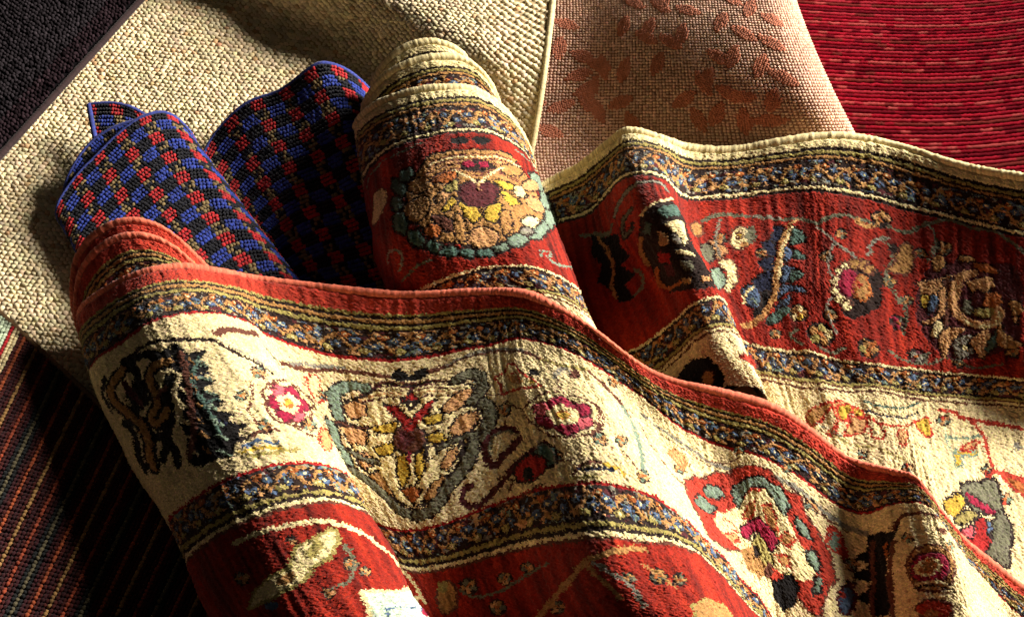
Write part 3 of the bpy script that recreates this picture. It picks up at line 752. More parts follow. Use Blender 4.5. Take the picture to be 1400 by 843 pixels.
    for col, pts in (('peach', ((370, 310), (470, 300), (540, 280), (510, 350), (450, 400), (390, 360))), ('brown', ((520, 330), (570, 340), (550, 520), (510, 560), (510, 420))), ('blue', ((430, 410), (475, 420), (460, 480), (420, 500))),
                     ('yellow', ((370, 400), (420, 400), (410, 450), (380, 460))), ('peach', ((480, 400), (515, 380), (510, 500), (440, 560), (390, 545), (470, 510))), ('cream', ((440, 620), (480, 560), (510, 610), (470, 650))),
                     ('peach', ((500, 650), (560, 610), (640, 620), (600, 650), (560, 690), (540, 770), (510, 740))), ('grey', ((590, 690), (690, 660), (690, 750), (620, 780))), ('cream', ((620, 710), (680, 710), (660, 745))),
                     ('peach', ((700, 690), (790, 620), (800, 700), (770, 775))), ('teal', ((790, 720), (840, 620), (860, 640), (820, 740))), ('tan', ((880, 570), (910, 640), (1000, 700), (930, 720), (870, 690))),
                     ('tan', ((450, 170), (490, 140), (520, 200), (470, 230))), ('tan', ((620, 150), (680, 145), (700, 170), (630, 175))), ('rust', ((720, 190), (820, 200), (840, 240), (750, 230))),
                     ('peach', ((690, 310), (800, 280), (810, 340), (720, 370))), ('rust', ((765, 430), (800, 380), (870, 390), (860, 450), (800, 470))), ('olive', ((730, 480), (830, 475), (820, 515), (740, 520))), ('grass', ((640, 430), (690, 440), (690, 500), (650, 490))),
                     ('tan', ((940, 430), (1000, 440), (1010, 490), (960, 500))), ('peach', ((945, 520), (990, 520), (980, 570))), ('plum', ((700, 380), (750, 370), (750, 450), (700, 440)))):
        p = c.new("petal", m); pc = np.mean(pts, 0); c.poly(p, col, q(*[tuple(pc+1.28*(np.array(a)-pc)) for a in pts]), 'dark', .55)
    p = c.new("scroll", m); c.line(p, 'peach', q((700, 250), (640, 270), (600, 330), (580, 410), (595, 490), (660, 550), (760, 580), (850, 550), (870, 480)), 14); c.line(p, 'cream', q((650, 560), (760, 590), (860, 560), (868, 500)), 6)
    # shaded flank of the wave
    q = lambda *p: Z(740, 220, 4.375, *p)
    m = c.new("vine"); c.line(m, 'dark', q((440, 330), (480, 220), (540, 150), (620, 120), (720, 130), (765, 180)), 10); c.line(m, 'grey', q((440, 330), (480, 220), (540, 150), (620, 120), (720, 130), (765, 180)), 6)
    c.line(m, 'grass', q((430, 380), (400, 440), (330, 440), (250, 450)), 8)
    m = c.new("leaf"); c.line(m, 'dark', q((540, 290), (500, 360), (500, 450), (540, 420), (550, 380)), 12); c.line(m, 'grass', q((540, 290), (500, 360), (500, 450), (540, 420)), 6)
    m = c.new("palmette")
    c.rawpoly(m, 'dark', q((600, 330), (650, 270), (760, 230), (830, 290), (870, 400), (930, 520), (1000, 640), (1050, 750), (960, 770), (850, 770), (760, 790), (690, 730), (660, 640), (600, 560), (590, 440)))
    for col, pts in (('teal', ((680, 310), (730, 270), (820, 285), (825, 340), (740, 350))), ('cream', ((730, 375), (850, 370), (885, 470), (860, 520), (810, 450))), ('cream', ((790, 535), (900, 530), (930, 570), (830, 560))),
                     ('peach', ((940, 690), (1020, 680), (1030, 715), (960, 720))), ('plum', ((720, 600), (780, 600), (790, 690), (740, 700))), ('grey', ((780, 420), (850, 470), (830, 510), (780, 480))), ('teal', ((620, 360), (670, 370), (660, 450), (615, 440))), ('peach', ((690, 420), (760, 430), (770, 500), (710, 520))), ('line', ((690, 540), (770, 550), (760, 620), (700, 610))), ('grass', ((820, 590), (900, 600), (930, 660), (850, 660))), ('tan', ((830, 690), (900, 690), (900, 740), (840, 740)))):
        p = c.new("petal", m); c.rawpoly(p, col, q(*pts), 'dark', .8)
    p = c.new("scroll", m); c.line(p, 'cream', q((605, 330), (650, 275), (720, 240), (790, 225)), 5); c.line(p, 'tan', q((605, 460), (595, 540), (640, 620)), 8); c.line(p, 'rust', q((690, 640), (695, 720), (750, 765), (820, 725)), 7)
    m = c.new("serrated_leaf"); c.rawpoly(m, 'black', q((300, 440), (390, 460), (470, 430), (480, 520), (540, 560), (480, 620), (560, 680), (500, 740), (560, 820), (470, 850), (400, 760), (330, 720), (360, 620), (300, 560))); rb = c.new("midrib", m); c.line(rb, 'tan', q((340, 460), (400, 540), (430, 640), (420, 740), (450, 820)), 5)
    m = c.new("vine"); c.line(m, 'grass', q((560, 650), (610, 690), (600, 760), (560, 800)), 6)
    q = lambda *p: Z(800, 380, 4.683, *p)
    m = c.new("blossom"); c.rawpoly(m, 'black', q((580, 640), (640, 560), (700, 515), (800, 505), (850, 560), (890, 620), (890, 690), (960, 690), (1040, 725), (1150, 715), (1160, 760), (1060, 790), (900, 800), (760, 790), (640, 740))); c.ell(m, 'tan', 968, 517, 9, 12, 0, 'dark', 1); c.line(m, 'brown', q((600, 650), (660, 690), (740, 720)), 5)
    m = c.new("leaf"); c.rawpoly(m, 'coral', q((985, 500), (1060, 478), (1105, 565), (1060, 550), (1010, 520)), 'brown', .8)
    # ivory field
    q = lambda *p: Z(1060, 520, 4.118, *p)
    m = c.new("palmette")
    for col, pts in (('tan', ((170, 190), (230, 150), (320, 135), (280, 200), (230, 248), (195, 250))), ('peach', ((320, 135), (400, 128), (350, 230), (340, 300), (290, 305), (345, 240))), ('yellow', ((350, 150), (430, 140), (400, 230), (360, 220))),
                     ('peach', ((430, 210), (500, 190), (510, 270), (450, 300), (390, 310))), ('yellow', ((440, 150), (490, 170), (490, 210), (450, 200))), ('cream', ((510, 210), (560, 220), (620, 310), (560, 318), (540, 270))),
                     ('peach', ((690, 280), (742, 285), (735, 355), (700, 360))), ('yellow', ((790, 240), (830, 215), (862, 210), (882, 300), (850, 312), (810, 280)))):
        p = c.new("petal", m); c.poly(p, col, q(*pts), 'coral', 1.0)
    for k, (col, w) in enumerate((('teal', 4), ('cream', 3), ('navy', 3.5), ('cream', 3), ('coral', 3.5))):
        y = 118+k*26; c.line(m, col, q((500+k*5, y-5), (570+k*8, y+22), (660, y+34), (750, y+30), (810-k*4, y+2)), w)
    m = c.new("vine"); c.line(m, 'coral', q((930, 170), (1000, 185), (1060, 215), (1160, 228), (1280, 250), (1400, 275)), 7); c.line(m, 'coral', q((1100, 220), (1150, 280), (1190, 330), (1210, 420), (1222, 510), (1200, 545)), 6)
    c.line(m, 'coral', q((1225, 500), (1290, 520), (1350, 545), (1400, 550)), 8)
    m = c.new("blossom"); c.poly(m, 'yellow', q((1010, 400), (1060, 385), (1140, 395), (1120, 420), (1060, 420), (1050, 470), (1020, 480)), 'sage', 1); c.poly(m, 'peach', q((1045, 380), (1100, 345), (1155, 335), (1120, 375), (1070, 395)), 'coral', 1); c.line(m, 'sage', q((955, 310), (1020, 325), (1100, 320), (1160, 305)), 4)
    c.ell(m, 'grey', 1390, 610, 5, 6)
    m = c.new("leaf"); c.poly(m, 'rust', q((1290, 540), (1350, 550), (1400, 570), (1400, 640), (1340, 600)), 'coral', 1)
    for cx, cy, r in ((1240, 640, 8), (1180, 620, 7), (1290, 575, 8), (1375, 680, 10), (1350, 640, 7)): sprig(c, cx, cy, r, ('peach', 'sage', 'coral'))
    m = c.new("vine"); c.line(m, 'olive', [(1130, 590), (1160, 605), (1200, 612), (1240, 632)], 3); c.line(m, 'sage', [(1290, 590), (1300, 615), (1318, 622)], 3); c.line(m, 'grey', [(1120, 580), (1150, 596)], 3)
    q = lambda *p: Z(1120, 640, 5, *p)
    m = c.new("bud")
    c.poly(m, 'grass', q((968, 105), (1080, 80), (1180, 58), (1240, 110), (1260, 260), (1330, 400), (1315, 540), (1295, 670), (1180, 625), (1120, 570), (1150, 470), (1080, 340), (1000, 200)), 'dark', 1.2)
    for col, pts in (('magenta', ((1000, 165), (1060, 180), (1130, 230), (1220, 280), (1175, 305), (1060, 245))), ('yellow', ((840, 250), (900, 190), (965, 165), (1000, 250), (910, 335))), ('olive', ((920, 340), (1010, 280), (1090, 300), (1060, 350), (960, 380))),
                     ('line', ((1080, 350), (1140, 310), (1190, 400), (1165, 545), (1090, 575), (1015, 500))), ('pink', ((965, 420), (1060, 380), (1065, 460), (1000, 470))), ('blue', ((1150, 330), (1190, 350), (1180, 440), (1160, 440))), ('cream', ((1100, 290), (1200, 310), (1180, 340), (1110, 320)))):
        p = c.new("petal", m); c.poly(p, col, q(*pts), 'dark', .8)
def motifs_A(c):
    # vines along the ivory border
    m = c.new("vine")
    c.line(m, 'brown', [(385, 497), (420, 505), (455, 506), (490, 509), (530, 514)], 7); c.line(m, 'grey', [(395, 497), (430, 500), (470, 502)], 5)
    c.line(m, 'brown', [(585, 508), (610, 501), (633, 490), (674, 479), (715, 480), (742, 491), (770, 501), (800, 504), (818, 517), (842, 543), (858, 564)], 9)
    c.line(m, 'grey', [(610, 499), (640, 486), (674, 477), (715, 478)], 5); c.line(m, 'olive', [(742, 491), (770, 500), (800, 503)], 6)
    c.line(m, 'sage', [(850, 555), (866, 580), (874, 605), (880, 640)], 7); c.line(m, 'brown', [(876, 577), (890, 605), (902, 620)], 4)
    m = c.new("vine"); c.line(m, 'grey', [(880, 566), (905, 586), (940, 606), (975, 632), (1000, 640)], 8); c.line(m, 'brown', [(905, 593), (940, 613), (975, 638)], 2.2)
    c.line(m, 'grey', [(1040, 644), (1080, 662), (1100, 676), (1130, 700), (1160, 720), (1185, 730)], 10); c.line(m, 'brown', [(1080, 667), (1100, 681), (1130, 705), (1160, 725)], 2.2)
    m = c.new("vine"); c.line(m, 'brown', [(1222, 722), (1232, 706), (1256, 700), (1282, 705)], 8); c.line(m, 'dark', [(1222, 728), (1230, 712)], 3); c.ell(m, 'brown', 1290, 724, 8, 5, 20)
    # dark leaf and scrolls on the shaded roll
    q = lambda *p: Z(90, 430, 3.83, *p)
    m = c.new("serrated_leaf")
    c.rawpoly(m, 'black', q((560, 150), (640, 200), (740, 185), (700, 240), (765, 270), (700, 310), (790, 345), (720, 385), (800, 420), (830, 470), (780, 500), (865, 520), (850, 560), (950, 575), (900, 620), (950, 650), (870, 680), (880, 740), (780, 760), (700, 800), (640, 780), (620, 640), (600, 560), (625, 480), (580, 420), (600, 330), (560, 280)))
    c.line(m, 'teal', q((690, 220), (660, 330), (700, 430), (760, 520), (800, 620)), 5); c.line(m, 'navy', q((740, 300), (680, 320)), 4); c.line(m, 'teal', q((800, 440), (740, 450)), 4); c.line(m, 'navy', q((860, 560), (780, 560)), 4)
    for a in range(7):
        y = 230+a*78
        tt = c.new("leaf_tooth", m); c.line(tt, 'ivory', q((585, y), (630+a*9, y+30)), 4.5); c.line(tt, 'sage', q((690+a*18, y+10), (735+a*20, y+34)), 4.5); c.line(tt, 'tan', q((640+a*12, y-6), (670+a*14, y+24)), 3)
    rb = c.new("midrib", m); c.line(rb, 'brown', q((600, 200), (630, 330), (650, 460), (670, 600), (640, 740)), 8)
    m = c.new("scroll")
    for pts, w in ((((545, 245), (460, 265), (430, 330), (450, 400), (470, 460), (430, 540), (470, 570), (520, 500)), 21), (((290, 290), (240, 370), (250, 450), (310, 510), (400, 590), (440, 680), (450, 760), (470, 800)), 20), (((300, 240), (360, 300), (350, 380), (400, 450)), 14), (((510, 600), (520, 680), (500, 760)), 13), (((320, 420), (360, 520)), 12)): c.line(m, 'black', q(*pts), w)
    for pts, w in ((((560, 180), (500, 220), (420, 200), (330, 240)), 13), (((540, 330), (520, 420), (545, 520), (530, 620)), 15), (((360, 330), (390, 400), (380, 480)), 12), (((430, 640), (500, 640), (560, 700), (570, 780)), 14), (((300, 560), (370, 640), (400, 740), (430, 820)), 12), (((210, 330), (200, 420), (240, 500)), 9)): c.line(m, 'black', q(*pts), w)  # more scrollwork; these black strokes also paint the flank's shade into the pattern
    p = c.new("scroll_curl", m); c.line(p, 'tan', q((545, 245), (460, 265), (430, 330), (450, 400), (470, 460), (430, 540), (470, 570), (520, 500)), 10); c.line(p, 'brown', q((470, 430), (510, 390)), 8)
    p = c.new("scroll_curl", m); c.line(p, 'tan', q((290, 290), (240, 370), (250, 450), (310, 510), (400, 590), (440, 680), (450, 760), (470, 800)), 11); c.line(p, 'plum', q((300, 360), (340, 430), (380, 470)), 10)
    m = c.new("vine"); c.line(m, 'dark', q((300, 230), (420, 160), (560, 138), (760, 140), (860, 190), (980, 250), (1085, 315)), 6); c.line(m, 'brown', q((790, 112), (850, 88), (990, 110)), 11); c.line(m, 'grey', q((860, 170), (980, 235), (1080, 300)), 3)
    c.line(m, 'grass', q((1030, 180), (1090, 230), (1130, 280)), 5)
    feather(c, [[(330, 602), (350, 592), (372, 590)], [(332, 610), (355, 602), (378, 604)], [(330, 618), (352, 612), (382, 612)], [(340, 622), (370, 620), (408, 612)], [(345, 596), (362, 586), (380, 588)]], ('dark', 'blue', 'yellow', 'olive', 'brown'), 5)
    rosette(c, 394, 552, 38, 27, 38)
    m = c.new("blossom"); c.poly(m, 'cream', [(418, 520), (432, 512), (438, 528), (446, 545), (432, 548)], 'coral', .9)
    m = c.new("blossom"); c.poly(m, 'peach', [(434, 590), (446, 586), (456, 600), (450, 616), (440, 606)], 'coral', .8)
    # small sprays between the large flowers
    for cx, cy, r in ((352, 510, 9), (330, 540, 8), (362, 580, 8), (422, 580, 9), (440, 540, 7), (690, 560, 9), (650, 520, 6), (690, 700, 9), (760, 620, 8), (820, 600, 10), (850, 600, 8), (880, 650, 9), (840, 520, 8), (930, 640, 8), (1010, 615, 7), (1110, 690, 9), (1165, 770, 9), (1160, 800, 8), (740, 545, 6), (1240, 735, 8), (1300, 745, 7), (1075, 640, 7)):
        sprig(c, cx, cy, r, ('peach', 'sage', 'tan'))
    m = c.new("vine")
    for pts in ([(340, 520), (346, 540), (340, 560), (352, 580)], [(352, 512), (372, 528), (380, 535)], [(400, 575), (415, 590), (440, 600)], [(690, 548), (705, 556), (718, 560)], [(690, 575), (694, 588)], [(820, 590), (826, 570), (818, 556)], [(835, 610), (858, 622), (872, 640)], [(745, 620), (770, 628), (790, 625)],
                [(680, 690), (700, 686), (720, 676), (745, 660)], [(905, 630), (925, 655), (945, 665)], [(1100, 680), (1120, 700), (1135, 712)], [(1150, 760), (1168, 785), (1165, 820)], [(960, 625), (990, 632), (1010, 625)], [(640, 530), (668, 540), (690, 540)]):
        c.line(m, 'brown', pts, 3)
    # large V-shaped palmette
    m = c.new("palmette")
    c.rawpoly(m, 'cream', [(470, 547), (500, 541), (522, 522), (560, 527), (600, 520), (622, 523), (645, 528), (646, 543), (628, 556), (655, 556), (656, 574), (644, 590), (618, 602), (634, 606), (628, 630), (614, 646), (602, 662), (590, 682), (565, 694), (542, 682), (526, 668), (508, 648), (490, 634), (478, 604), (468, 584), (462, 562)], 'dark', 1.2)
    for k in range(5):
        y = 520+k*5.4
        c.line(m, ('brown', 'plum', 'brown', 'peach', 'plum')[k], [(498-k*3, y+6+k), (530, y+1), (560, y+4), (592, y), (622+k*2, y+2)], 2.4)
    for col, pts in (('peach', ((603, 562), (624, 538), (646, 530), (648, 543), (632, 558), (612, 568))), ('peach', ((612, 588), (628, 568), (654, 560), (653, 575), (640, 590), (616, 598))), ('peach', ((600, 638), (612, 616), (630, 606), (626, 626), (612, 644))),
                     ('peach', ((466, 553), (486, 546), (500, 552), (504, 568), (480, 572))), ('peach', ((464, 582), (488, 582), (504, 592), (500, 608), (476, 606))), ('peach', ((480, 616), (502, 616), (514, 630), (500, 642))),
                     ('tan', ((500, 652), (516, 640), (530, 660), (540, 680), (520, 672))), ('tan', ((590, 660), (604, 648), (612, 652), (592, 682), (578, 684))), ('rust', ((545, 668), (560, 662), (578, 668), (564, 690))),
                     ('yellow', ((576, 570), (606, 566), (606, 578), (586, 584))), ('yellow', ((584, 596), (602, 590), (610, 602), (594, 608), (584, 604))), ('yellow', ((508, 582), (544, 576), (540, 590), (514, 592))), ('yellow', ((510, 610), (540, 602), (538, 618), (518, 622))),
                     ('yellow', ((540, 622), (556, 618), (560, 648), (550, 668), (542, 650))), ('yellow', ((566, 622), (582, 612), (580, 640), (570, 662))), ('cream', ((584, 612), (598, 606), (596, 622), (586, 630))),
                     ('line', ((522, 552), (545, 554), (562, 576), (582, 552), (598, 545), (588, 562), (566, 582), (562, 596), (546, 576))), ('line', ((561, 533), (574, 548), (561, 562), (549, 550)))):
        p = c.new("petal", m); c.rawpoly(p, col, pts, 'dark', .8)
    for col, w, pts in (('sage', 13, [(497, 531), (474, 527), (457, 538), (459, 556), (464, 572)]), ('sage', 11, [(452, 578), (460, 600), (470, 618), (480, 638)]), ('grass', 13, [(485, 644), (508, 660), (528, 678), (544, 694), (562, 704)]),
                        ('grass', 15, [(626, 520), (645, 511), (659, 517), (659, 534), (648, 548)]), ('grass', 17, [(664, 552), (671, 566), (665, 584), (652, 600)]), ('grass', 14, [(647, 608), (642, 628), (630, 645), (614, 660), (602, 682), (586, 698), (568, 705)]),
                        ('grass', 6, [(655, 590), (630, 599), (602, 611)]), ('brown', 3, [(460, 576), (480, 582), (502, 584)]), ('grass', 6, [(474, 614), (492, 624), (516, 630)])):
        p = c.new("lobe", m); c.line(m, 'dark', pts, w+5); c.line(p, col, pts, w)
    h = c.new("heart", m); c.ell(h, 'brown', 560, 600, 24, 20, 0, 'dark', 1); c.ell(h, 'plum', 555, 600, 12, 14); c.line(h, 'line', [(548, 570), (561, 586), (576, 568)], 6); c.ell(h, 'dark', 561, 553, 9, 7); c.ell(h, 'cream', 561, 554, 2.4, 2); c.line(h, 'magenta', [(561, 616), (560, 632)], 4)
    m = c.new("scallop"); c.rawpoly(m, 'black', [(530, 514), (544, 503), (556, 509), (561, 514), (568, 506), (580, 502), (588, 510), (576, 519), (545, 520)])
    # small coral star flower
    m = c.new("blossom"); c.rawpoly(m, 'cream', [(676, 516), (688, 512), (694, 498), (706, 498), (714, 512), (728, 518), (740, 529), (726, 531), (712, 533), (698, 535), (688, 540), (684, 526)], 'coral', 1.4)
    c.ell(m, 'tan', 706, 520, 12, 6, 20); c.ell(m, 'yellow', 728, 524, 4, 3); c.line(m, 'coral', [(692, 515), (706, 510), (712, 524)], 2.6)
    m = c.new("blossom"); c.rawpoly(m, 'black', [(722, 507), (730, 504), (736, 508), (742, 506), (736, 514), (730, 513), (724, 516)])
    m = c.new("bud"); c.line(m, 'grey', [(758, 520), (764, 508), (775, 504), (780, 516)], 5); c.ell(m, 'brown', 786, 512, 8, 7); c.line(m, 'brown', [(765, 534), (764, 520)], 3)
    rosette(c, 770, 568, 52, 29, 8)
    # curled bud
    m = c.new("curled_bud"); c.line(m, 'plum', [(706, 588), (684, 586), (668, 600), (664, 620), (674, 636), (690, 622), (710, 600)], 11); c.line(m, 'grass', [(700, 590), (682, 590), (670, 604), (668, 620)], 4); c.line(m, 'plum', [(642, 662), (630, 676), (640, 690), (660, 684), (686, 660), (702, 636), (744, 604)], 9)
    b = c.new("bud", m); c.ell(b, 'teal', 744, 622, 15, 18, 20, 'dark', 1); c.ell(b, 'line', 724, 640, 24, 17, -30, 'dark', 1); c.ell(b, 'black', 722, 648, 6, 10); c.line(b, 'grey', [(732, 612), (744, 606), (756, 618), (756, 634)], 3)
    m = c.new("leaf"); c.line(m, 'brown', [(676, 672), (684, 650), (700, 658), (695, 672)], 3)
    feather(c, [[(782, 646), (796, 632), (822, 632)], [(790, 640), (812, 640), (836, 640)], [(826, 634), (845, 638), (852, 648)], [(782, 652), (800, 650), (815, 650)]], ('brown', 'navy', 'yellow', 'olive'), 4.5)
    m = c.new("blossom"); c.rawpoly(m, 'peach', [(913, 618), (924, 611), (936, 618), (941, 630), (936, 641), (926, 632)], 'tan', 1)
    # coral palmette
    m = c.new("palmette")
    c.rawpoly(m, 'coral', [(936, 656), (950, 648), (960, 652), (982, 642), (994, 646), (1009, 637), (1030, 636), (1051, 642), (1062, 656), (1078, 672), (1095, 678), (1102, 704), (1120, 725), (1138, 760), (1144, 794), (1130, 811), (1123, 842), (1105, 838), (1090, 816), (1058, 797), (1035, 772), (1010, 752), (990, 747), (972, 732), (955, 700), (940, 675)], 'brown', .9)
    q = lambda *p: Z(900, 600, 5, *p)
    c.rawpoly(m, 'cream', q((400, 480), (540, 440), (600, 360), (760, 330), (850, 450), (880, 520), (960, 680), (1100, 860), (1080, 980), (960, 980), (800, 900), (640, 840), (540, 740), (440, 640), (380, 540)), 'coral', 1)
    for col, pts in (('sage', ((310, 330), (350, 298), (430, 318), (462, 370), (400, 402), (340, 382))), ('sage', ((250, 420), (290, 360), (350, 420), (412, 462), (360, 502), (300, 462))),
                     ('sage', ((500, 330), (580, 268), (720, 248), (765, 300), (835, 330), (885, 420), (912, 462), (860, 525), (820, 480), (800, 420), (730, 330), (640, 320), (580, 385), (560, 470), (530, 430))),
                     ('sage', ((940, 530), (1000, 570), (1052, 690), (960, 650), (930, 590))), ('sage', ((1000, 770), (1070, 752), (1115, 850), (1090, 920), (1030, 860))), ('sage', ((1060, 960), (1120, 950), (1110, 1060), (1060, 1080))),
                     ('tan', ((585, 535), (610, 440), (662, 415), (668, 480), (620, 540))), ('tan', ((715, 450), (770, 445), (812, 560), (815, 640), (760, 600), (725, 520))), ('tan', ((820, 680), (880, 640), (945, 700), (880, 740))), ('cream', ((440, 540), (500, 560), (545, 640), (480, 600))),
                     ('peach', ((440, 640), (520, 640), (560, 700), (500, 700))), ('tan', ((800, 800), (880, 790), (900, 880), (830, 860))),
                     ('magenta', ((555, 600), (620, 556), (690, 520), (725, 570), (790, 640), (822, 705), (780, 775), (740, 742), (700, 660), (660, 622), (600, 692), (560, 655))),
                     ('olive', ((600, 790), (640, 690), (685, 632), (725, 690), (765, 800), (790, 860), (720, 930), (620, 860)))):
        p = c.new("petal", m); c.rawpoly(p, col, q(*pts), 'coral' if col in ('tan', 'cream', 'peach') else 'dark', .85)
    h = c.new("heart", m); c.rawpoly(h, 'tan', q((560, 760), (640, 720), (700, 840), (760, 900), (700, 960), (600, 880))); c.ell(h, 'dark', 1033, 755, 5, 9); c.ell(h, 'brown', 1050, 780, 6, 10, 20)
    c.rawpoly(h, 'black', Z(920, 553, 2.906, (390, 700), (470, 670), (500, 730), (490, 800), (440, 820), (400, 760)))
    # bud and dark serrated leaf beside the ridge
    m = c.new("bud"); c.ell(m, 'sage', 1143, 738, 10, 15, -10, 'coral', 1.6); c.ell(m, 'coral', 1138, 722, 6, 6); c.ell(m, 'coral', 1156, 756, 5, 7)
    m = c.new("serrated_leaf")
    c.rawpoly(m, 'black', Z(1120, 640, 5, (330, 450), (430, 430), (520, 440), (520, 520), (470, 600), (470, 720), (500, 850), (480, 1000), (380, 1010), (340, 930), (250, 880), (330, 840), (350, 780), (240, 740), (240, 690), (330, 690), (340, 640), (245, 620), (250, 580), (320, 570)))
    rb = c.new("midrib", m); c.line(rb, 'brown', [(1193, 742), (1195, 790), (1194, 845)], 7)
    m = c.new("leaf"); c.line(m, 'brown', [(1222, 742), (1218, 790), (1222, 850)], 9); c.line(m, 'rust', [(1212, 742), (1213, 760)], 4)
    m = c.new("blossom"); c.rawpoly(m, 'blue', [(1148, 806), (1162, 798), (1172, 815), (1160, 840), (1146, 835)], 'plum', 1.2); c.ell(m, 'coral', 1152, 812, 4, 6)
    # rosette on the last ridge
    m = c.new("rosette"); c.ell(m, 'tan', 1273, 775, 34, 33, 0, 'brown', 1.1)
    p = c.new("petal", m); c.ell(p, 'magenta', 1272, 774, 28, 22, -10, 'plum', 1)
    p = c.new("heart", m); c.ell(p, 'cream', 1269, 774, 20, 12, -18); c.ell(p, 'tan', 1267, 773, 12, 7, -25, 'rust', .9)
    p = c.new("petal", m); c.line(p, 'cream', [(1252, 798), (1275, 793), (1300, 800)], 5); c.line(p, 'dark', [(1248, 804), (1275, 799), (1305, 806)], 2.5)
    m = c.new("blossom"); c.ell(m, 'coral', 1278, 832, 26, 14, 0, 'brown', 1, .1); c.ell(m, 'tan', 1272, 838, 10, 7)
    # red field
    m = c.new("vine"); c.line(m, 'cream', [(322, 742), (360, 727), (413, 716), (447, 716), (480, 725), (504, 737), (536, 763), (566, 797), (580, 822)], 7)
    m = c.new("blossom"); c.rawpoly(m, 'cream', [(457, 725), (462, 742), (452, 762), (430, 775), (413, 796), (378, 817), (340, 832), (350, 806), (372, 788), (396, 776), (400, 752), (420, 742)], 'olive', 1.5)
    c.ell(m, 'olive', 430, 752, 16, 9, -35); c.ell(m, 'tan', 392, 792, 14, 7, -35); c.ell(m, 'blue', 372, 828, 8, 6)
    m = c.new("blossom"); c.rawpoly(m, 'mint', [(494, 809), (540, 808), (574, 815), (590, 845), (600, 880), (515, 880), (505, 845), (502, 825)], 'cream', 1.6); c.line(m, 'blue', [(530, 845), (532, 832), (580, 834)], 3); c.ell(m, 'magenta', 580, 838, 6, 5)
    for cx, cy, r in ((640, 800, 12), (690, 790, 10), (680, 830, 12), (720, 775, 9), (900, 785, 12), (860, 790, 9), (760, 830, 10), (930, 790, 9), (330, 790, 10), (480, 770, 10), (450, 810, 9), (500, 780, 8), (400, 740, 7)): sprig(c, cx, cy, r, ('tan', 'grass', 'peach'))
    m = c.new("vine"); c.line(m, 'grass', [(620, 800), (650, 815), (690, 805), (720, 785), (750, 770)], 4); c.line(m, 'grass', [(470, 745), (485, 770), (475, 795), (450, 805)], 4); c.line(m, 'tan', [(880, 770), (905, 785), (925, 800)], 4)
    m = c.new("vine"); c.line(m, 'tan', [(733, 846), (752, 822), (772, 800), (801, 771), (828, 760), (853, 750), (880, 745)], 7); c.line(m, 'tan', [(803, 772), (822, 790), (840, 806), (850, 818)], 6); c.line(m, 'grey', [(815, 772), (845, 788), (870, 808), (882, 828)], 6)
    m = c.new("blossom"); c.rawpoly(m, 'tan', [(945, 828), (965, 818), (990, 826), (1010, 850), (960, 860)], 'olive', 1.2)
    m = c.new("blossom"); c.ell(m, 'tan', 610, 815, 14, 22, 0, 'brown', 1.2); c.ell(m, 'olive', 604, 800, 8, 8)

# ================================================================== RED-BORDERED RUG (rolled end and wave)
rugB = thing("oriental_rug", "rolled oriental rug with cream edge and red floral border behind the ivory-bordered rug", "rug", tuple(place(700, 420, 0)))
bE = [(600, 260, .004), (505, 222, .02), (481, 180, .062), (503, 150, .100), (550, 129, .126), (605, 119, .136), (660, 126, .126), (705, 165, .098), (732, 222, .062), (735, 258, .022),
      (750, 248, .020), (790, 230, .036), (834, 193, .066), (864, 176, .082), (900, 186, .080), (950, 204, .064), (1000, 207, .064), (1060, 197, .076), (1140, 187, .086), (1220, 199, .086), (1310, 228, .098), (1400, 245, .122), (1490, 255, .14)]
b1 = [(620, 350, .004), (512, 292, .02), (494, 250, .060), (520, 217, .098), (565, 195, .124), (625, 183, .136), (681, 188, .126), (718, 210, .098), (741, 256, .060), (742, 312, .018),
      (756, 306, .014), (800, 298, .022), (836, 258, .060), (866, 238, .098), (902, 241, .102), (942, 274, .052), (1000, 272, .050), (1075, 263, .058), (1140, 264, .064), (1225, 284, .062), (1310, 304, .074), (1400, 325, .098), (1490, 340, .115)]
b2 = [(670, 500, .004), (545, 445, .018), (528, 404, .050), (553, 408, .076), (602, 383, .100), (670, 365, .112), (735, 366, .106), (778, 384, .085), (800, 406, .052), (796, 446, .014),
      (802, 484, .008), (860, 482, .012), (922, 440, .050), (955, 413, .086), (987, 402, .090), (1006, 462, .022), (1050, 475, .020), (1105, 481, .024), (1170, 495, .030), (1247, 505, .030), (1316, 512, .034), (1400, 519, .044), (1490, 530, .05)]
b3 = [(690, 560, .004), (565, 500, .016), (546, 466, .028), (575, 464, .042), (627, 434, .066), (700, 409, .088), (765, 411, .086), (800, 430, .072), (815, 448, .045), (812, 492, .012),
      (820, 532, .006), (880, 526, .010), (938, 482, .046), (974, 456, .078), (1006, 451, .080), (1026, 516, .018), (1065, 523, .018), (1126, 536, .021), (1195, 535, .027), (1250, 546, .024), (1316, 552, .020), (1400, 557, .018), (1490, 566, .018)]
b4 = [(740, 700, .003), (605, 640, .010), (590, 620, .012), (620, 610, .016), (670, 590, .022), (745, 570, .030), (810, 575, .030), (845, 590, .026), (860, 612, .026), (865, 655, .008),
      (880, 700, .004), (945, 700, .006), (1010, 645, .014), (1062, 600, .028), (1080, 612, .024), (1095, 690, .010), (1125, 760, .009), (1180, 810, .009), (1250, 850, .009), (1325, 870, .009), (1400, 880, .009), (1490, 900, .009), (1590, 930, .009)]
SBr = Sheet([bE, b1, b2, b3, b4], vs=[0, .080, .290, .334, .56], smooth=5)
cB = Canvas(SBr)
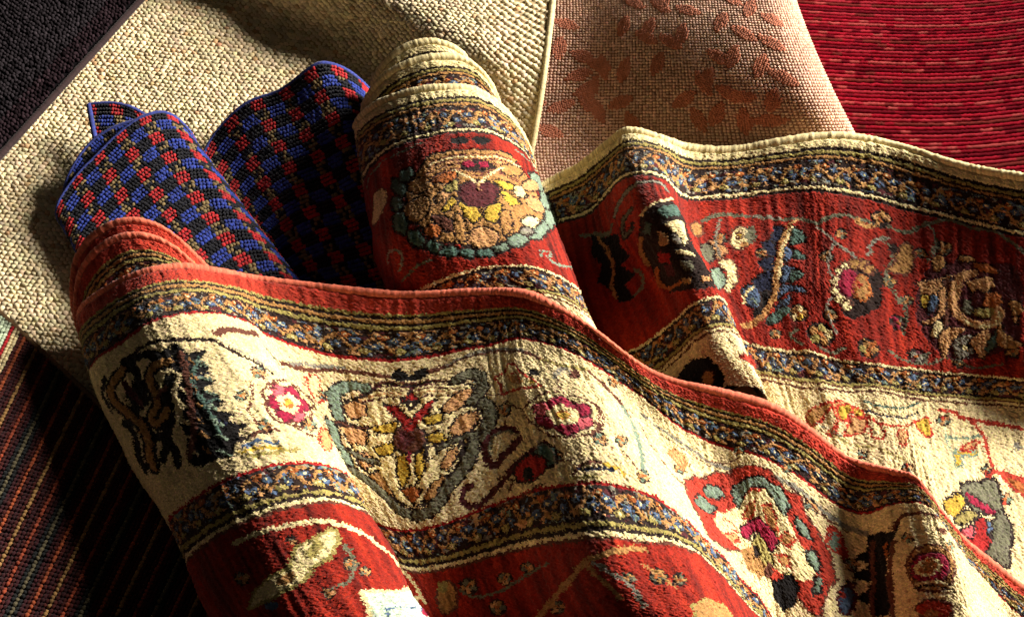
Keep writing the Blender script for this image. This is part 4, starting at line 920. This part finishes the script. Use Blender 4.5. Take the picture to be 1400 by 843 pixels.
def guards_B(cv, with_field=True):
    eg = cv.new("edging"); g1 = cv.new("guard_border")
    cv.part[:] = g1; cv.col[:] = PI['dark']
    band(cv, 0, .0145, 'cream', eg)
    for a, b, c in ((.0145, .019, 'dark'), (.019, .0235, 'olive'), (.0235, .0265, 'dark'), (.0265, .0300, 'tan'), (.0300, .033, 'dark')): band(cv, a, b, c, g1)
    mosaic(cv, .033, .069, g1, 3)
    band(cv, .069, .0715, 'dark', g1); band(cv, .0715, .0755, 'cream', g1); band(cv, .0755, .080, 'dark', g1)
    if with_field:
        mb = cv.new("main_border"); g2 = cv.new("guard_border"); fd = cv.new("field")
        band(cv, .080, .290, 'red', mb)
        mosaic(cv, .290, .320, g2, 8)
        band(cv, .288, .291, 'cream', g2); band(cv, .291, .294, 'dark', g2)
        for a, b, c in ((.319, .321, 'dark'), (.321, .325, 'olive'), (.325, .3275, 'brown'), (.3275, .331, 'cream'), (.331, .334, 'brown')): band(cv, a, b, c, g2)
        band(cv, .334, 1, 'ivory', fd)
guards_B(cB)
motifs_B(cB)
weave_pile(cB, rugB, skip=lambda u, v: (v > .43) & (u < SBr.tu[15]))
back_and_selvedge(SBr, rugB, 'cream', r=.0052, cords=((.0, -.001), (.001, .0062)))
def inner_turn(rows, root, guards, name, selv):
    s = Sheet(rows, vs=[0, .066, .13], smooth=1)
    c = Canvas(s); guards(c, False)
    weave_pile(c, root); back_and_selvedge(s, root, selv, r=.0048, cords=((0, -.001),))
inner_turn([[(520, 215, .02), (500, 180, .045), (496, 148, .080), (520, 112, .112), (560, 88, .132), (600, 79, .138), (640, 84, .130), (668, 108, .112), (684, 140, .085), (690, 175, .05)],
            [(540, 262, .02), (522, 225, .045), (518, 193, .074), (540, 160, .100), (580, 136, .116), (618, 128, .120), (656, 132, .112), (682, 156, .095), (697, 186, .072), (704, 220, .04)],
            [(560, 310, .02), (544, 270, .04), (540, 240, .066), (560, 205, .088), (598, 184, .100), (636, 176, .104), (672, 180, .097), (698, 204, .08), (712, 232, .06), (720, 266, .03)]], rugB, guards_B, "roll_turn", 'cream')
inner_turn([[(530, 190, .03), (512, 150, .055), (508, 122, .080), (522, 94, .104), (548, 70, .122), (582, 59, .130), (612, 62, .126), (636, 76, .112), (652, 104, .088), (658, 135, .06)],
            [(550, 235, .03), (532, 195, .05), (528, 166, .072), (542, 140, .092), (568, 118, .106), (600, 108, .110), (630, 112, .106), (652, 126, .094), (666, 152, .074), (674, 180, .05)],
            [(570, 280, .03), (552, 240, .045), (548, 212, .064), (562, 186, .080), (588, 166, .090), (618, 156, .094), (648, 160, .090), (668, 174, .08), (680, 198, .062), (690, 225, .04)]], rugB, guards_B, "roll_turn", 'cream')

# ================================================================== IVORY-BORDERED RUG (front)
rugA = thing("oriental_rug", "front oriental rug with coral edge, ivory floral border and red field, rolled at one end", "rug", tuple(place(600, 700, 0)))
aE = [(160, 476, 0.004), (116, 466, 0.015), (104, 434, 0.047), (136, 400, 0.094), (196, 371, 0.122), (250, 362, 0.120), (300, 369, 0.102), (348, 380, 0.083), (425, 392, 0.078), (530, 404, 0.088), (640, 402, 0.104), (735, 411, 0.118), (785, 435, 0.112), (845, 478, 0.104), (905, 517, 0.088), (985, 540, 0.090), (1060, 561, 0.086), (1110, 592, 0.070), (1161, 631, 0.058), (1222, 647, 0.082), (1258, 656, 0.092), (1284, 692, 0.082), (1318, 735, 0.058), (1365, 776, 0.036), (1450, 845, 0.020)]
a1 = [(190, 560, 0.004), (140, 545, 0.015), (122, 514, 0.050), (152, 479, 0.096), (215, 440, 0.126), (282, 429, 0.124), (333, 440, 0.100), (366, 460, 0.077), (440, 486, 0.056), (530, 495, 0.062), (646, 478, 0.080), (735, 467, 0.098), (797, 489, 0.100), (866, 533, 0.088), (920, 577, 0.080), (985, 611, 0.066), (1040, 625, 0.066), (1092, 653, 0.058), (1166, 702, 0.046), (1230, 687, 0.082), (1272, 690, 0.094), (1298, 722, 0.084), (1330, 766, 0.058), (1372, 818, 0.034), (1450, 895, 0.020)]
a2 = [(305, 745, 0.004), (248, 738, 0.015), (231, 717, 0.050), (262, 683, 0.096), (330, 648, 0.126), (413, 632, 0.124), (482, 648, 0.096), (478, 690, 0.045), (533, 722, 0.040), (590, 720, 0.048), (690, 684, 0.070), (812, 660, 0.128), (880, 670, 0.130), (930, 704, 0.112), (989, 757, 0.080), (1042, 822, 0.050), (1090, 885, 0.036), (1152, 905, 0.036), (1214, 910, 0.034), (1276, 896, 0.076), (1335, 900, 0.092), (1368, 930, 0.082), (1405, 965, 0.056), (1450, 1000, 0.030), (1520, 1050, 0.020)]
a3 = [(330, 805, 0.004), (272, 795, 0.015), (258, 772, 0.050), (290, 741, 0.096), (360, 707, 0.126), (442, 690, 0.124), (509, 705, 0.096), (505, 748, 0.043), (557, 781, 0.034), (614, 777, 0.038), (700, 755, 0.060), (830, 739, 0.136), (905, 741, 0.138), (955, 760, 0.120), (1002, 800, 0.092), (1046, 856, 0.052), (1095, 935, 0.036), (1158, 960, 0.036), (1220, 965, 0.034), (1284, 950, 0.076), (1345, 955, 0.092), (1380, 985, 0.082), (1418, 1020, 0.056), (1465, 1055, 0.030), (1535, 1105, 0.020)]
a4 = [(450, 1020, 0.004), (385, 1010, 0.015), (372, 985, 0.050), (405, 955, 0.096), (480, 920, 0.126), (563, 900, 0.124), (632, 915, 0.096), (626, 960, 0.043), (670, 990, 0.032), (720, 985, 0.034), (800, 965, 0.056), (940, 940, 0.138), (1010, 942, 0.140), (1058, 960, 0.120), (1100, 1000, 0.088), (1135, 1055, 0.050), (1175, 1130, 0.036), (1235, 1155, 0.036), (1300, 1160, 0.034), (1365, 1145, 0.076), (1425, 1150, 0.092), (1462, 1180, 0.082), (1500, 1220, 0.056), (1545, 1255, 0.030), (1620, 1300, 0.020)]
SA = Sheet([aE, a1, a2, a3, a4], vs=[0, .080, .270, .316, .50], smooth=3)
cA = Canvas(SA)
def guards_A(cv, with_field=True):
    eg = cv.new("edging"); g1 = cv.new("guard_border")
    cv.part[:] = g1; cv.col[:] = PI['dark']
    band(cv, 0, .0225, 'coral', eg)
    for a, b, c in ((.0225, .0255, 'olive'), (.0255, .029, 'dark'), (.029, .0335, 'tan'), (.0335, .037, 'dark'), (.037, .0415, 'olive'), (.0415, .044, 'dark')): band(cv, a, b, c, g1)
    mosaic(cv, .044, .0735, g1, 13)
    band(cv, .0735, .0755, 'dark', g1); band(cv, .0755, .0795, 'line', g1)
    if with_field:
        mb = cv.new("main_border"); g2 = cv.new("guard_border"); fd = cv.new("field")
        band(cv, .0795, .268, 'ivory', mb)
        band(cv, .268, .272, 'line', g2)
        mosaic(cv, .272, .299, g2, 18)
        for a, b, c in ((.298, .301, 'dark'), (.301, .305, 'olive'), (.305, .309, 'dark'), (.309, .313, 'cream'), (.313, .316, 'brown')): band(cv, a, b, c, g2)
        band(cv, .316, 1, 'red', fd)
guards_A(cA)
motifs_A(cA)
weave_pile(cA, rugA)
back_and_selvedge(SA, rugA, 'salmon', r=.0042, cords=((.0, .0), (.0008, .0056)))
inner_turn([[(130, 470, 0.008), (104, 440, 0.023), (98, 400, 0.042), (103, 359, 0.062), (126, 326, 0.084), (165, 305, 0.099), (200, 305, 0.100), (232, 318, 0.093), (262, 343, 0.079), (290, 372, 0.061)],
            [(155, 520, 0.008), (130, 490, 0.023), (124, 450, 0.038), (128, 410, 0.056), (152, 378, 0.073), (190, 357, 0.085), (225, 357, 0.087), (257, 370, 0.080), (287, 395, 0.068), (312, 420, 0.052)],
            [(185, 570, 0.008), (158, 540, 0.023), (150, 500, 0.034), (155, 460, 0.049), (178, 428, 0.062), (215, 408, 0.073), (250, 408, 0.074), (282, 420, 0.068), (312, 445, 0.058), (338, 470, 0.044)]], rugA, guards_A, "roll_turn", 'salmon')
inner_turn([[(135, 490, 0.012), (109, 460, 0.027), (103, 420, 0.046), (108, 379, 0.066), (131, 346, 0.088), (170, 325, 0.103), (205, 325, 0.104), (237, 338, 0.097), (267, 363, 0.083), (295, 392, 0.065)],
            [(160, 540, 0.012), (135, 510, 0.027), (129, 470, 0.042), (133, 430, 0.060), (157, 398, 0.077), (195, 377, 0.089), (230, 377, 0.091), (262, 390, 0.084), (292, 415, 0.072), (317, 440, 0.056)],
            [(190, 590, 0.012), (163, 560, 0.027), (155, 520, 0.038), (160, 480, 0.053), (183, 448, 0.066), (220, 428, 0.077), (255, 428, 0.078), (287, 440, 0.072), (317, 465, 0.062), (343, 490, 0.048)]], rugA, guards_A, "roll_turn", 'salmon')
